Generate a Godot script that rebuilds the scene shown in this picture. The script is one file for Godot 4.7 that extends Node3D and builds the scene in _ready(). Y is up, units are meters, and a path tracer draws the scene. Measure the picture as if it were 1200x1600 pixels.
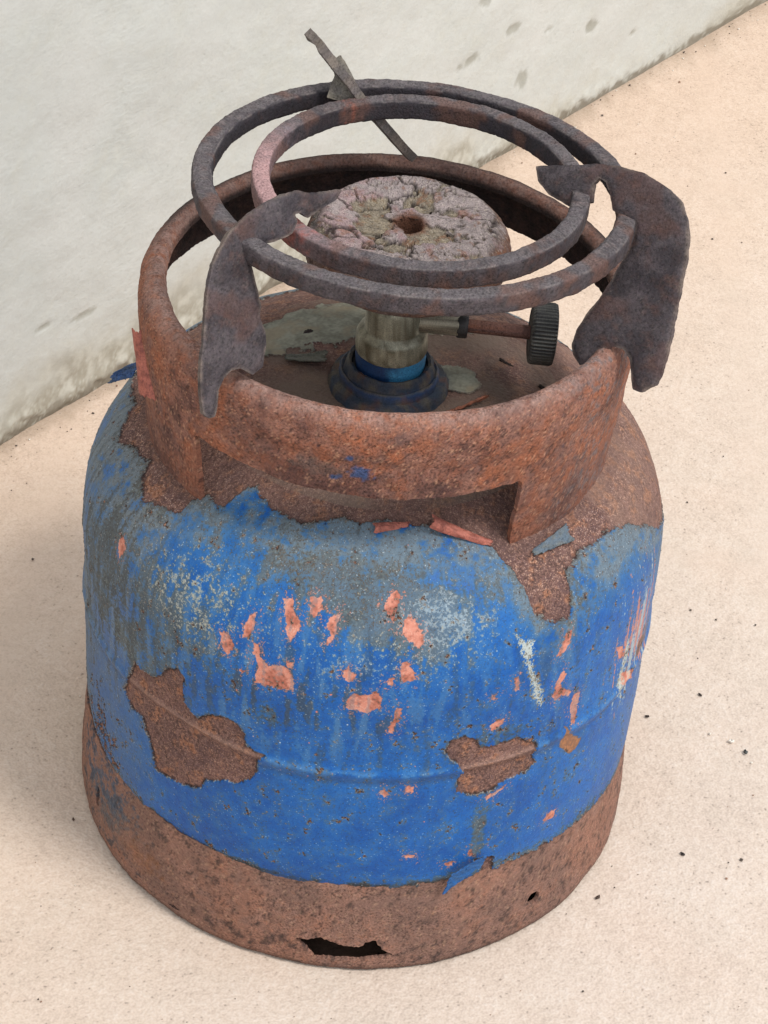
extends Node3D

# ---------------------------------------------------------------- noise
var nA := FastNoiseLite.new()   # broad blotches
var nB := FastNoiseLite.new()   # centimetre patches
var nC := FastNoiseLite.new()   # millimetre grain
var nD := FastNoiseLite.new()   # finest grain
var nE := FastNoiseLite.new()   # cracks
var nS := FastNoiseLite.new()   # runs and streaks
var M := {}
var used := {}
var no_cut: Callable
var thick_dir := Vector3.ZERO

func set_noise(n: FastNoiseLite, sd: int, freq: float, octaves: int, kind := FastNoiseLite.TYPE_SIMPLEX_SMOOTH) -> void:
	n.seed = sd; n.noise_type = kind; n.frequency = freq
	n.fractal_type = FastNoiseLite.FRACTAL_FBM if octaves > 1 else FastNoiseLite.FRACTAL_NONE
	n.fractal_octaves = octaves; n.fractal_gain = 0.55

func c8(r: float, g: float, b: float) -> Color:      # an sRGB colour given in 0..255
	return Color(r / 255.0, g / 255.0, b / 255.0)

func lin(r: float, g: float, b: float) -> Color:     # the same as linear values, for vertex colours
	return c8(r, g, b).srgb_to_linear()

# ---------------------------------------------------------------- scene tree
func numbered(called: String) -> String:
	var k: int = used.get(called, 0)
	used[called] = k + 1
	return called if k == 0 else "%s_%03d" % [called, k]

func thing(called: String, label: String, category: String, at := Vector3.ZERO, group := "") -> Node3D:
	var o := Node3D.new()
	o.name = numbered(called)
	add_child(o, true)
	o.position = at
	tag(o, label, category, group)
	return o

func tag(o: Node, label: String, category: String, group := "") -> void:
	o.set_meta("label", label)
	o.set_meta("category", category)
	if group: o.set_meta("group", group)

func put(called: String, mesh: Mesh, mat: Material, parent: Node) -> MeshInstance3D:
	var o := MeshInstance3D.new()
	o.name = numbered(called) if parent == self else called
	o.mesh = mesh
	o.material_override = mat
	o.cast_shadow = GeometryInstance3D.SHADOW_CASTING_SETTING_ON
	parent.add_child(o, true)
	return o

# ---------------------------------------------------------------- mesh builders
func arrays_mesh(vs: PackedVector3Array, ns: PackedVector3Array, uv: PackedVector2Array, cs: PackedColorArray, ix: PackedInt32Array) -> ArrayMesh:
	var a := []
	a.resize(Mesh.ARRAY_MAX)
	a[Mesh.ARRAY_VERTEX] = vs
	a[Mesh.ARRAY_NORMAL] = ns
	if uv.size(): a[Mesh.ARRAY_TEX_UV] = uv
	if cs.size(): a[Mesh.ARRAY_COLOR] = cs
	a[Mesh.ARRAY_INDEX] = ix
	var m := ArrayMesh.new()
	m.add_surface_from_arrays(Mesh.PRIMITIVE_TRIANGLES, a)
	return m

# A sheet of metal over a (u, v) grid. fpos gives the outer face, thick its thickness (0: a closed skin without inner face),
# keep > 0 (metres) is where there is metal; the edge of the cut follows keep = 0.
func sheet(nu: int, nv: int, wrapu: bool, wrapv: bool, fpos: Callable, fcol: Callable, thick := 0.0, keep: Callable = no_cut, flip := false) -> ArrayMesh:
	var w := nu + 1
	var cnt := w * (nv + 1)
	var cut := keep.is_valid()
	var inner := thick > 0.0
	var K := PackedFloat32Array(); K.resize(cnt); K.fill(1.0)
	var P := PackedVector3Array(); P.resize(cnt)
	var C := PackedColorArray(); C.resize(cnt)
	for j in nv + 1:
		for i in w:
			var u := float(i) / nu
			var v := float(j) / nv
			var n := j * w + i
			if cut:
				var kk: float = keep.call(u, v)
				K[n] = kk if absf(kk) > 1e-6 else 1e-6
			var p: Vector3 = fpos.call(u, v)
			P[n] = p
			C[n] = fcol.call(u, v, p)
	var N := PackedVector3Array(); N.resize(cnt)
	for j in nv + 1:
		var j0 := j - 1
		var j1 := j + 1
		if wrapv:
			if j0 < 0: j0 = nv - 1
			if j1 > nv: j1 = 1
		else:
			j0 = maxi(j0, 0); j1 = mini(j1, nv)
		for i in w:
			var i0 := i - 1
			var i1 := i + 1
			if wrapu:
				if i0 < 0: i0 = nu - 1
				if i1 > nu: i1 = 1
			else:
				i0 = maxi(i0, 0); i1 = mini(i1, nu)
			var nn := (P[j1 * w + i] - P[j0 * w + i]).cross(P[j * w + i1] - P[j * w + i0])
			if nn.length_squared() < 1e-20: nn = Vector3.UP
			nn = nn.normalized()
			N[j * w + i] = -nn if flip else nn
	var tris := PackedInt32Array()
	var rims := []
	var on_edge := {}
	for j in nv:
		for i in nu:
			var q := [j * w + i, j * w + i + 1, (j + 1) * w + i + 1, (j + 1) * w + i]
			var ins := 0
			if cut:
				for n in q: if K[n] > 0.0: ins += 1
				if ins == 0: continue
			if not cut or ins == 4:
				tris.append_array(PackedInt32Array([q[0], q[1], q[2], q[0], q[2], q[3]]))
				continue
			var ring := []
			var leave := -1
			var first := -1
			for k in 4:
				var n0: int = q[k]
				var n1: int = q[(k + 1) % 4]
				if K[n0] > 0.0: ring.append(n0)
				if (K[n0] > 0.0) != (K[n1] > 0.0):
					var lo := mini(n0, n1)
					var hi := maxi(n0, n1)
					var key := lo * 2 + (1 if hi - lo == 1 else 0)
					var e: int = on_edge.get(key, -1)
					if e < 0:
						var t := K[lo] / (K[lo] - K[hi])
						var u := lerpf(float(lo % w), float(hi % w), t) / nu
						var v := lerpf(float(lo / w), float(hi / w), t) / nv
						e = P.size()
						on_edge[key] = e
						P.append(fpos.call(u, v))
						N.append(N[lo].lerp(N[hi], t).normalized())
						C.append(C[lo].lerp(C[hi], t))
					ring.append(e)
					if K[n0] > 0.0:
						leave = e
					elif leave >= 0:
						rims.append([leave, e, n1]); leave = -1
					else:
						first = e
			if leave >= 0 and first >= 0: rims.append([leave, first, q[0] if K[q[0]] > 0.0 else ring[0]])
			for k in range(1, ring.size() - 1):
				tris.append_array(PackedInt32Array([ring[0], ring[k], ring[k + 1]]))
	var total := P.size()
	var vs := P
	var ns := N
	var cs := C
	var ix := PackedInt32Array()
	if inner:
		for n in total:
			vs.append(P[n] - (thick_dir if thick_dir != Vector3.ZERO else N[n]) * thick)
			ns.append(-N[n])
			cs.append(C[n])
	for k in range(0, tris.size(), 3):
		var x := tris[k]
		var y := tris[k + 1]
		var z := tris[k + 2]
		if flip:
			var h := y; y = z; z = h
		ix.append(x); ix.append(y); ix.append(z)
		if inner:
			ix.append(x + total); ix.append(z + total); ix.append(y + total)
	if inner:
		if not wrapv:
			for i in nu:
				if K[i] > 0 and K[i + 1] > 0: rims.append([i, i + 1, w + i])
				var n := nv * w + i
				if K[n] > 0 and K[n + 1] > 0: rims.append([n, n + 1, n - w])
		if not wrapu:
			for j in nv:
				var n := j * w
				if K[n] > 0 and K[n + w] > 0: rims.append([n, n + w, n + 1])
				n += nu
				if K[n] > 0 and K[n + w] > 0: rims.append([n, n + w, n - 1])
		for r in rims:
			var e0: int = r[0]
			var e1: int = r[1]
			var into: Vector3 = P[r[2]] - P[e0]
			var o := (P[e1] - P[e0]).cross(N[e0])
			if o.length_squared() < 1e-22: continue
			o = o.normalized()
			if o.dot(into) > 0.0: o = -o
			var at := vs.size()
			vs.append_array(PackedVector3Array([vs[e0], vs[e1], vs[e0 + total], vs[e1 + total]]))
			ns.append_array(PackedVector3Array([o, o, o, o]))
			cs.append_array(PackedColorArray([cs[e0], cs[e1], cs[e0], cs[e1]]))
			if (vs[e1] - vs[e0]).cross(vs[e0 + total] - vs[e0]).dot(o) > 0.0:
				ix.append_array(PackedInt32Array([at, at + 2, at + 1, at + 1, at + 2, at + 3]))
			else:
				ix.append_array(PackedInt32Array([at, at + 1, at + 2, at + 1, at + 3, at + 2]))
	return arrays_mesh(vs, ns, PackedVector2Array(), cs, ix)

# A turned part about an axis: pts are (radius, height); ridges > 0 cuts grip ridges into every point whose radius tops rmin.
func lathe(pts: PackedVector2Array, seg: int, xf: Transform3D, fcol: Callable, rough := 0.0) -> ArrayMesh:
	var vs := PackedVector3Array()
	var ns := PackedVector3Array()
	var cs := PackedColorArray()
	var ix := PackedInt32Array()
	var k := pts.size() - 1
	for s in k:
		var a := pts[s]
		var b := pts[s + 1]
		var t := (b - a).normalized()
		var n0 := Vector2(t.y, -t.x)
		var na := n0
		var nb := n0
		if s > 0:
			var tp := (a - pts[s - 1]).normalized()
			if tp.dot(t) > 0.75: na = (n0 + Vector2(tp.y, -tp.x)).normalized()
		if s < k - 1:
			var tn := (pts[s + 2] - b).normalized()
			if tn.dot(t) > 0.75: nb = (n0 + Vector2(tn.y, -tn.x)).normalized()
		var at := vs.size()
		for i in seg + 1:
			var th := TAU * i / seg
			var d := Vector3(sin(th), 0, cos(th))
			for q in 2:
				var pp := a if q == 0 else b
				var nn := na if q == 0 else nb
				var p := xf * (d * pp.x + Vector3(0, pp.y, 0))
				if rough > 0.0: p += xf.basis * d * (nB.get_noise_3dv(p * 2.0) + nC.get_noise_3dv(p) * 0.5) * rough
				vs.append(p)
				ns.append((xf.basis * (d * nn.x + Vector3(0, nn.y, 0))).normalized())
				cs.append(fcol.call(p))
			if i > 0:
				var z := at + i * 2
				ix.append_array(PackedInt32Array([z - 2, z - 1, z, z, z - 1, z + 1]))
	return arrays_mesh(vs, ns, PackedVector2Array(), cs, ix)

func poly_sdf(poly: PackedVector2Array, p: Vector2) -> float:    # > 0 inside
	var best := 1e9
	var inside := false
	var n := poly.size()
	var j := n - 1
	for i in n:
		var a := poly[j]
		var b := poly[i]
		var ab := b - a
		var ap := p - a
		var t := clampf(ap.dot(ab) / maxf(ab.length_squared(), 1e-12), 0.0, 1.0)
		best = minf(best, (ap - ab * t).length_squared())
		if (a.y > p.y) != (b.y > p.y) and p.x < (b.x - a.x) * (p.y - a.y) / (b.y - a.y) + a.x:
			inside = not inside
		j = i
	return sqrt(best) if inside else -sqrt(best)

func rbox(x: float, y: float, x0: float, x1: float, y0: float, y1: float, r: float) -> float:   # > 0 inside a rounded box
	var qx := absf(x - (x0 + x1) * 0.5) - (x1 - x0) * 0.5 + r
	var qy := absf(y - (y0 + y1) * 0.5) - (y1 - y0) * 0.5 + r
	return -(minf(maxf(qx, qy), 0.0) + Vector2(maxf(qx, 0), maxf(qy, 0)).length() - r)

func poly(a: Array, sx := 1.0, sy := 1.0) -> PackedVector2Array:
	var o := PackedVector2Array()
	for q in a: o.append(Vector2(q[0] * sx, q[1] * sy))
	return o

func along(pts: PackedVector2Array, t: float) -> Vector2:        # Catmull-Rom through pts, t in 0..1
	var n := pts.size() - 1
	var f := clampf(t, 0.0, 1.0) * n
	var i := mini(int(f), n - 1)
	f -= i
	var p0 := pts[maxi(i - 1, 0)]
	var p3 := pts[mini(i + 2, n)]
	return pts[i].cubic_interpolate(pts[i + 1], p0, p3, f)

# ---------------------------------------------------------------- materials
func std(called: String, rough: float, metal := 0.0, spec := 0.5) -> StandardMaterial3D:
	var m := StandardMaterial3D.new()
	m.resource_name = called
	m.roughness = rough
	m.metallic = metal
	m.metallic_specular = spec
	m.vertex_color_use_as_albedo = true
	return m

func tri(m: StandardMaterial3D, scale: float) -> void:
	m.uv1_triplanar = true
	m.uv1_world_triplanar = true
	m.uv1_scale = Vector3(scale, scale, scale)

# A seamless tile of grain: contrast of its light and dark, flecks of a colour, pits. Returns [colour, height].
func grain_tile(px: int, sd: int, freq: float, lo: float, hi: float, fleck: Color, fleck_at: float, pit_at: float) -> Array:
	var n := FastNoiseLite.new()
	set_noise(n, sd, freq, 4)
	var a: PackedByteArray = n.get_seamless_image(px, px, false, false, 0.12).get_data()
	set_noise(n, sd + 5, freq * 3.1, 2)
	var b: PackedByteArray = n.get_seamless_image(px, px, false, false, 0.12).get_data()
	set_noise(n, sd + 9, freq * 0.22, 3)
	var c: PackedByteArray = n.get_seamless_image(px, px, false, false, 0.12).get_data()
	var rgbs := PackedByteArray(); rgbs.resize(px * px * 3)
	var hs := PackedByteArray(); hs.resize(px * px)
	for i in px * px:
		var x := a[i] / 255.0
		var y := b[i] / 255.0
		var z := c[i] / 255.0
		var t := clampf(0.5 + (x - 0.5) * 1.1 + (y - 0.5) * 0.9 + (z - 0.5) * 0.4, 0.0, 1.0)
		var l := lerpf(lo, hi, t)
		var col := Color(l, l, l)
		var f := smoothstep(fleck_at, fleck_at + 0.08, y * 0.6 + z * 0.4)
		if f > 0.0: col = col.lerp(fleck, f)
		var pit := smoothstep(pit_at, pit_at - 0.10, x * 0.7 + y * 0.3)
		col = col.lerp(Color(lo * 0.55, lo * 0.5, lo * 0.5), pit * 0.8)
		rgbs[i * 3] = int(clampf(col.r, 0, 1) * 255); rgbs[i * 3 + 1] = int(clampf(col.g, 0, 1) * 255); rgbs[i * 3 + 2] = int(clampf(col.b, 0, 1) * 255)
		hs[i] = int(clampf(0.55 * t + 0.35 - pit * 0.35, 0, 1) * 255)
	return [ImageTexture.create_from_image(Image.create_from_data(px, px, false, Image.FORMAT_RGB8, rgbs)), ImageTexture.create_from_image(Image.create_from_data(px, px, false, Image.FORMAT_L8, hs))]

func make_materials() -> void:
	var g := grain_tile(512, 11, 0.13, 0.66, 1.0, Color(1.0, 0.88, 0.76), 0.66, 0.33)
	var r := std("flaking_rust", 0.92, 0.0, 0.35)
	r.albedo_texture = g[0]; r.heightmap_enabled = true; r.heightmap_texture = g[1]; r.heightmap_scale = 0.05
	tri(r, 9.0)
	M.rust = r
	var s := std("sooty_iron", 0.88, 0.0, 0.4)
	var g2 := grain_tile(512, 31, 0.12, 0.66, 1.0, Color(1.0, 0.94, 0.92), 0.68, 0.32)
	s.albedo_texture = g2[0]; s.heightmap_enabled = true; s.heightmap_texture = g2[1]; s.heightmap_scale = 0.045
	tri(s, 11.0)
	M.soot = s
	var crust := std("burnt_crust", 0.95, 0.0, 0.3)
	crust.albedo_texture = g2[0]; crust.heightmap_enabled = true; crust.heightmap_texture = g2[1]; crust.heightmap_scale = 0.06
	tri(crust, 16.0)
	M.crust = crust
	var br := std("dirty_brass", 0.45, 0.35, 0.5)
	br.albedo_texture = g2[0]
	tri(br, 20.0)
	M.brass = br
	var st := std("worn_steel", 0.5, 0.35, 0.5)
	st.albedo_texture = g2[0]
	tri(st, 18.0)
	M.steel = st
	var kn := std("black_plastic", 0.55, 0.0, 0.45)
	kn.albedo_texture = g2[0]
	tri(kn, 14.0)
	M.plastic = kn
	var pf := std("paint_film", 0.6, 0.0, 0.4)
	pf.albedo_texture = g2[0]
	tri(pf, 14.0)
	M.film = pf
	var gr := std("loose_grit", 0.9)
	M.grit = gr

# ---------------------------------------------------------------- the body: profile, paint, mesh
const CX := 0.0012
const Y0 := 0.174
const YB := 0.089
const YN := 2.79
const RA := 0.1468
const TW := 2048
const TH := 1024
const AZF := 115.0      # the front azimuths get most of the texture
const UF := 0.85
var arc_s := PackedFloat32Array()
var arc_r := PackedFloat32Array()
var arc_y := PackedFloat32Array()
var arc_len := 0.0
var body_h := PackedFloat32Array()

func base_r(y: float) -> float:
	if y <= Y0: return RA
	var s := minf((y - Y0) / YB, 1.0)
	return RA * pow(maxf(0.0, 1.0 - pow(s, YN)), 1.0 / YN)

func make_arc() -> void:
	var last := Vector2(RA, 0.045)
	var l := 0.0
	for k in 420:
		var y := 0.045 + (Y0 - 0.045) * k / 160.0 if k < 160 else Y0 + YB * sin((k - 160) / 259.0 * PI / 2)
		var p := Vector2(base_r(y), y)
		if k == 419: p.x = 0.0
		l += p.distance_to(last)
		last = p
		arc_s.append(l); arc_r.append(p.x); arc_y.append(y)
	arc_len = l

func body_point(s: float) -> Vector2:      # radius and height at arc length s, with the seam and the tucked-in foot
	var k := arc_s.bsearch(s)
	k = clampi(k, 1, arc_s.size() - 1)
	var t := clampf((s - arc_s[k - 1]) / maxf(arc_s[k] - arc_s[k - 1], 1e-9), 0, 1)
	var r := lerpf(arc_r[k - 1], arc_r[k], t)
	var y := lerpf(arc_y[k - 1], arc_y[k], t)
	if y < 0.085: r -= 0.0016 * minf(pow((0.085 - y) / 0.03, 2), 1.6)
	r += 0.0013 * exp(-pow((y - 0.139) / 0.0032, 2)) - 0.0005 * exp(-pow((y - 0.1335) / 0.003, 2))
	return Vector2(r, y)

func u_to_az(u: float) -> float:
	return -AZF + u / UF * 2 * AZF if u <= UF else AZF + (u - UF) / (1 - UF) * (360 - 2 * AZF)

func az_to_u(az: float) -> float:
	var a := wrapf(az, -180, 180)
	if a < -AZF: a += 360
	return (a + AZF) / (2 * AZF) * UF if a <= AZF else UF + (a - AZF) / (360 - 2 * AZF) * (1 - UF)

var patch_d := [PackedFloat32Array(), PackedFloat32Array(), PackedFloat32Array(), PackedFloat32Array()]   # rust, primer, white, ochre: mm inside

func lay_patch(kind: int, a: Array) -> void:
	var f: PackedFloat32Array = patch_d[kind]
	var pl := PackedVector2Array()
	var lo := Vector2(1e9, 1e9)
	var hi := -lo
	for q in a:
		lo = lo.min(Vector2(q[0], q[1])); hi = hi.max(Vector2(q[0], q[1]))
		pl.append(Vector2(q[0] * 2.56, q[1]))
	var i0 := maxi(int(az_to_u(lo.x - 2.2) * TW), 0)
	var i1 := mini(int(az_to_u(hi.x + 2.2) * TW), TW - 1)
	var j0 := maxi(int((1.0 - (hi.y + 5) * 0.001 / arc_len) * TH), 0)
	var j1 := mini(int((1.0 - (lo.y - 5) * 0.001 / arc_len) * TH), TH - 1)
	for j in range(j0, j1 + 1):
		var s := (1.0 - (j + 0.5) / TH) * arc_len * 1000
		for i in range(i0, i1 + 1):
			var az := u_to_az((i + 0.5) / TW)
			var x := az * 2.56
			var wx := nB.get_noise_3d(x * 0.001, s * 0.001, 5.0) * 0.9 + nC.get_noise_3d(x * 0.001, s * 0.001, 3.0) * 0.9
			var wy := nB.get_noise_3d(x * 0.001, s * 0.001, 9.0) * 0.9 + nC.get_noise_3d(x * 0.001, s * 0.001, 7.0) * 0.9
			var d := poly_sdf(pl, Vector2(x + wx, s + wy))
			var n := j * TW + i
			if d > f[n]: f[n] = d
	patch_d[kind] = f

const EDGE := [[-180, 225], [-130, 205], [-115, 190], [-106.5, 186], [-95, 196], [-89, 200.9], [-79.5, 190.4], [-73, 199.6], [-66.2, 203.8], [-63.6, 196.8], [-58.2, 191.6], [-46.6, 201.8], [-47.2, 208.3], [-44.3, 215], [-39.6, 214.8], [-37.8, 227], [-36.1, 231.4], [-27.2, 224.9], [-17.3, 222.3], [-11.3, 229.7], [-4.2, 230.4], [1.1, 230.8], [10.1, 230.7], [19.9, 224.4], [28.8, 215.8], [32.2, 199.2], [33.4, 190], [34.1, 176.7], [37.6, 170], [41.5, 167.9], [43.3, 177.7], [43.9, 188.4], [50.1, 193.5], [55.4, 192.6], [63.1, 191.2], [67, 186], [79, 163], [90, 150], [110, 150], [140, 205], [180, 225]]

func gz(az: float, s: float, a0: float, s0: float, ra: float, rs: float) -> float:
	var x := (az - a0) / ra
	var y := (s - s0) / rs
	return exp(-x * x - y * y)

var row_rgb := []
var row_h := []
var row_hf := []
var row_ro := []
var edge_of := PackedFloat32Array()

func paint_row(j: int) -> void:
	var rgbs := PackedByteArray(); rgbs.resize(TW * 3)
	var hh := PackedFloat32Array(); hh.resize(TW)
	var hf := PackedByteArray(); hf.resize(TW)
	var ro := PackedByteArray(); ro.resize(TW)
	var s := (1.0 - (j + 0.5) / TH) * arc_len
	var bp := body_point(s)
	var smm := s * 1000
	var RU: PackedFloat32Array = patch_d[0]
	var PR: PackedFloat32Array = patch_d[1]
	var WH: PackedFloat32Array = patch_d[2]
	var OC: PackedFloat32Array = patch_d[3]
	var blue := c8(10, 76, 150)
	var blue2 := c8(22, 98, 174)
	var blue3 := c8(66, 98, 142)
	var rust1 := c8(122, 90, 82)
	var rust2 := c8(96, 72, 67)
	var rust3 := c8(150, 98, 70)
	for i in TW:
		var az := u_to_az((i + 0.5) / TW)
		var th := deg_to_rad(az)
		var p := Vector3(sin(th) * bp.x, bp.y, cos(th) * bp.x)
		var A := nA.get_noise_3dv(p)
		var B := nB.get_noise_3dv(p)
		var C := nC.get_noise_3dv(p)
		var D := nD.get_noise_3dv(p)
		var ST := nS.get_noise_2d(az * 0.00256, smm * 0.00009)
		var n := j * TW + i
		# --- the paint film
		var e := edge_of[i] + B * 3.0 + C * 2.2
		var d := e - smm                       # mm below the upper rust edge
		var col := blue.lerp(blue2, clampf(0.45 + A * 0.8 + B * 0.4, 0, 1))
		var left := smoothstep(-34, -58, az)  # left flank greyed, its sky sheen painted into the blue
		col = col.lerp(blue3, clampf(0.10 + B * 0.5 + left * 0.75 + smoothstep(50, 80, az) * 0.4, 0, 0.9))
		# dust and fading towards the shoulder
		var dust := smoothstep(38, 2, d) * (1.0 - 0.2 * gz(az, 0, -38, 0, 12, 1)) + smoothstep(150, 212, smm) * 0.25
		dust += smoothstep(-60, -82, az) * 0.45 + smoothstep(-40, -60, az) * 0.25  # more grey on the left flank: dust and painted sky sheen
		dust += gz(az, smm, 8, 226, 22, 14) * 0.5 + gz(az, smm, -72, 192, 14, 16) * 0.6
		dust = clampf(dust * (0.90 + A * 1.0 + B * 0.9 + C * 0.35), 0, 0.95)
		col = col.lerp(c8(116, 117, 112), dust * 0.80)
		# greenish black grime in blotches
		var gr := gz(az, smm, 3, 188, 15, 18) * 1.15 + gz(az, smm, -40, 158, 15, 32) * 0.85 + gz(az, smm, -64, 140, 12, 50) * 0.75
		gr += gz(az, smm, -14, 203, 18, 13) * 0.65 + gz(az, smm, 13, 176, 9, 16) * 0.65 + gz(az, smm, 27, 104, 8, 14) * 0.95 + gz(az, smm, -49, 116, 11, 14) * 0.8
		gr += gz(az, smm, 25.5, 50, 2.4, 28) * 0.8 + smoothstep(26, 12, smm) * 0.75 + gz(az, smm, -55, 30, 14, 22) * 0.3 + smoothstep(14, 0, d) * 0.4
		gr += gz(az, smm, -16, 122, 7, 11) * 0.6 + gz(az, smm, 46, 172, 6, 14) * 0.5 + gz(az, smm, 24, 192, 9, 10) * 0.4 + 0.10
		var gm := smoothstep(0.36, 0.86, gr + A * 0.40 + B * 0.50 + C * 0.30 + D * 0.14 + ST * 0.35 - 0.04)
		var grime := c8(104, 104, 92).lerp(c8(60, 58, 52), clampf(0.4 + C * 1.2 + B * 0.7, 0, 1))
		grime = grime.lerp(c8(136, 112, 70), smoothstep(0.15, 0.5, C + A * 0.6) * 0.65)
		grime = grime.lerp(c8(84, 100, 118), clampf(0.35 + A * 0.8 - B * 0.5, 0, 0.7))
		col = col.lerp(grime, gm * 0.80)
		# brown freckles, thickest where it is dirty
		var fk := smoothstep(0.0, 0.10, D * 0.6 + C * 0.45 + gr * 0.22 + dust * 0.12 - 0.50)
		col = col.lerp(c8(92, 76, 62), fk * 0.75)
		# runs down the left flank
		var stz := smoothstep(-30, -52, az) * smoothstep(50, 100, smm) * (1.0 - 0.6 * smoothstep(165, 195, smm)) + 0.10
		var sm := smoothstep(0.18, 0.42, ST + C * 0.2) * stz
		col = col.lerp(c8(74, 72, 68), sm * 0.42)
		var sw := smoothstep(0.20, 0.45, -ST + C * 0.3) * smoothstep(-26, -48, az) * 0.7 * smoothstep(60, 120, smm) * smoothstep(205, 165, smm)
		col = col.lerp(c8(124, 136, 144), sw * 0.5)
		# dark and pale drip marks over the front, soft and upright
		var dr := nS.get_noise_2d(az * 0.0018 + 0.7, smm * 0.00016 + 0.3) + B * 0.35 + C * 0.25
		var drz := gz(az, smm, -22, 140, 26, 45) * 0.9 + gz(az, smm, 10, 130, 26, 40) * 0.55 + gz(az, smm, 44, 120, 14, 50) * 0.5
		col = col.lerp(c8(58, 66, 76), smoothstep(0.16, 0.50, dr) * drz * 0.70)
		col = col.lerp(c8(120, 142, 160), smoothstep(0.20, 0.55, -dr) * drz * 0.45)
		# thin uneven wear over all the front
		var th2 := smoothstep(0.10, 0.50, B * 0.7 + C * 0.6 + ST * 0.3) * 0.28
		col = col.lerp(c8(88, 112, 140), th2)
		# chalky worn spots
		var wz := gz(az, smm, -36, 170, 14, 26) + gz(az, smm, -2, 164, 20, 20) * 0.8 + gz(az, smm, 19, 182, 10, 18) * 0.95 + gz(az, smm, 10, 190, 8, 14) * 0.6 + gz(az, smm, -18, 92, 9, 7) * 0.3 + gz(az, smm, 5, 126, 12, 22) * 0.5 + gz(az, smm, -21, 112, 6, 10) * 0.5 + gz(az, smm, 40, 88, 3, 8) * 0.7
		var wm := smoothstep(0.44, 0.80, wz * 0.50 + B * 0.40 + C * 0.55 + D * 0.30)
		col = col.lerp(c8(150, 170, 184), wm * 0.78)
		var cream := smoothstep(0.52, 0.74, gz(az, smm, -34, 168, 17, 30) * 0.45 + gz(az, smm, 8, 176, 20, 24) * 0.25 + C * 0.6 + D * 0.35 + B * 0.3)
		col = col.lerp(c8(176, 170, 150), cream * 0.8)
		# the seam: rubbed, with a highlight painted along the ridge
		var se := exp(-pow((smm - 95.0) / 1.6, 2)) * smoothstep(0.0, 0.25, B + 0.25) * (0.4 + 0.6 * smoothstep(-30, -18, az))
		col = col.lerp(c8(84, 132, 180), se * 0.5)
		var sd := exp(-pow((smm - 88.5) / 2.0, 2)) * 0.3
		col = col.lerp(c8(40, 62, 98), sd)
		# shade in the joint with the foot ring, painted as a dark line
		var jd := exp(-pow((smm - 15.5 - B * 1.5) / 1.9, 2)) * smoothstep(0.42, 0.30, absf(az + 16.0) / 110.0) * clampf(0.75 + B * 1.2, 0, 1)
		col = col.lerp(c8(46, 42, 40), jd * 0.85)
		# flecks of white and black
		var wf := nD.get_noise_3d(p.x * 0.8 + 3.0, p.y * 0.8, p.z * 0.8)
		col = col.lerp(c8(186, 196, 202), smoothstep(0.80, 0.87, wf + B * 0.18 + gz(az, smm, -8, 150, 30, 45) * 0.06) * 0.85)
		col = col.lerp(c8(54, 52, 54), smoothstep(0.76, 0.84, -wf + A * 0.22 - B * 0.12) * 0.7)
		# fine speckle
		col = col.darkened(clampf(D * 0.10 + C * 0.09, 0, 0.3)) if D + C > 0 else col.lightened(clampf(-D * 0.06 - C * 0.04, 0, 0.2))
		var h := 0.30 + B * 0.05
		var fine := 0.62 + C * 0.08 + D * 0.05
		var rough := 0.48 + gm * 0.35 + dust * 0.3 + wm * 0.1
		# small chips and specks
		var ck := nE.get_noise_3dv(p * 1.9)
		var chz := 0.05 + gz(az, smm, -10, 150, 24, 40) * 0.11 + gz(az, smm, 30, 90, 30, 50) * 0.05
		if ck < -0.985 + chz * 0.55 and B > 0.02:
			var chip := c8(214, 124, 104) if A + B * 0.5 > 0.02 else c8(196, 204, 208)
			if A < -0.16: chip = c8(96, 70, 62)
			col = chip; fine -= 0.08
		# primer shows
		var pd := PR[n]
		if pd > -4.5:
			var frag := smoothstep(0.44, 0.52, C * 0.55 + D * 0.55 + (pd + 4.5) * 0.045)
			col = col.lerp(c8(196, 124, 106), frag * 0.85)
			fine -= frag * 0.06
		if pd > -1.0:
			var t := smoothstep(-0.05, 0.12, pd)
			var prim := c8(196, 130, 112).lerp(c8(160, 96, 80), clampf(0.35 + B * 1.6 + C * 0.7, 0, 1))
			prim = prim.lerp(c8(112, 78, 66), smoothstep(0.28, 0.5, C * 0.7 + D * 0.4 + B * 0.4) * 0.75)
			prim = prim.lerp(c8(128, 118, 124), smoothstep(0.15, 0.45, ST + C * 0.4 - B * 0.3) * 0.5)
			prim = prim.lerp(c8(210, 176, 160), smoothstep(0.3, 0.5, D * 0.7 - B * 0.4) * 0.5)
			col = col.lerp(c8(52, 58, 70), smoothstep(-0.55, -0.08, pd) * 0.35 * (0.5 + C))
			col = col.lerp(prim, t)
			h -= t * 0.16
			fine -= t * 0.10
			rough = lerpf(rough, 0.8, t)
		var wd := WH[n]
		if wd > -1.0:
			var t := smoothstep(-0.1, 0.3, wd + C * 3.2 + D * 1.6 + B * 1.5 - 0.5)
			var white := c8(182, 186, 178).lerp(c8(104, 96, 84), smoothstep(0.0, 0.4, C * 0.7 + D * 0.5 + B * 0.5))
			col = col.lerp(white, t * 0.92)
			rough = lerpf(rough, 0.75, t)
			h -= t * 0.08
		# scraped right flank
		var scr := gz(az, smm, 67, 118, 9, 34)
		if scr > 0.1:
			col = col.lerp(c8(196, 122, 106), smoothstep(0.40, 0.55, scr * 0.5 + ST * 0.55 + C * 0.25) * 0.85)
			col = col.lerp(c8(190, 188, 176), smoothstep(0.42, 0.55, scr * 0.5 - ST * 0.55 + C * 0.25) * 0.7)
			col = col.lerp(c8(96, 72, 62), smoothstep(0.45, 0.6, gz(az, smm, 72, 104, 7, 14) * 0.6 + B * 0.4 + C * 0.2))
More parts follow.
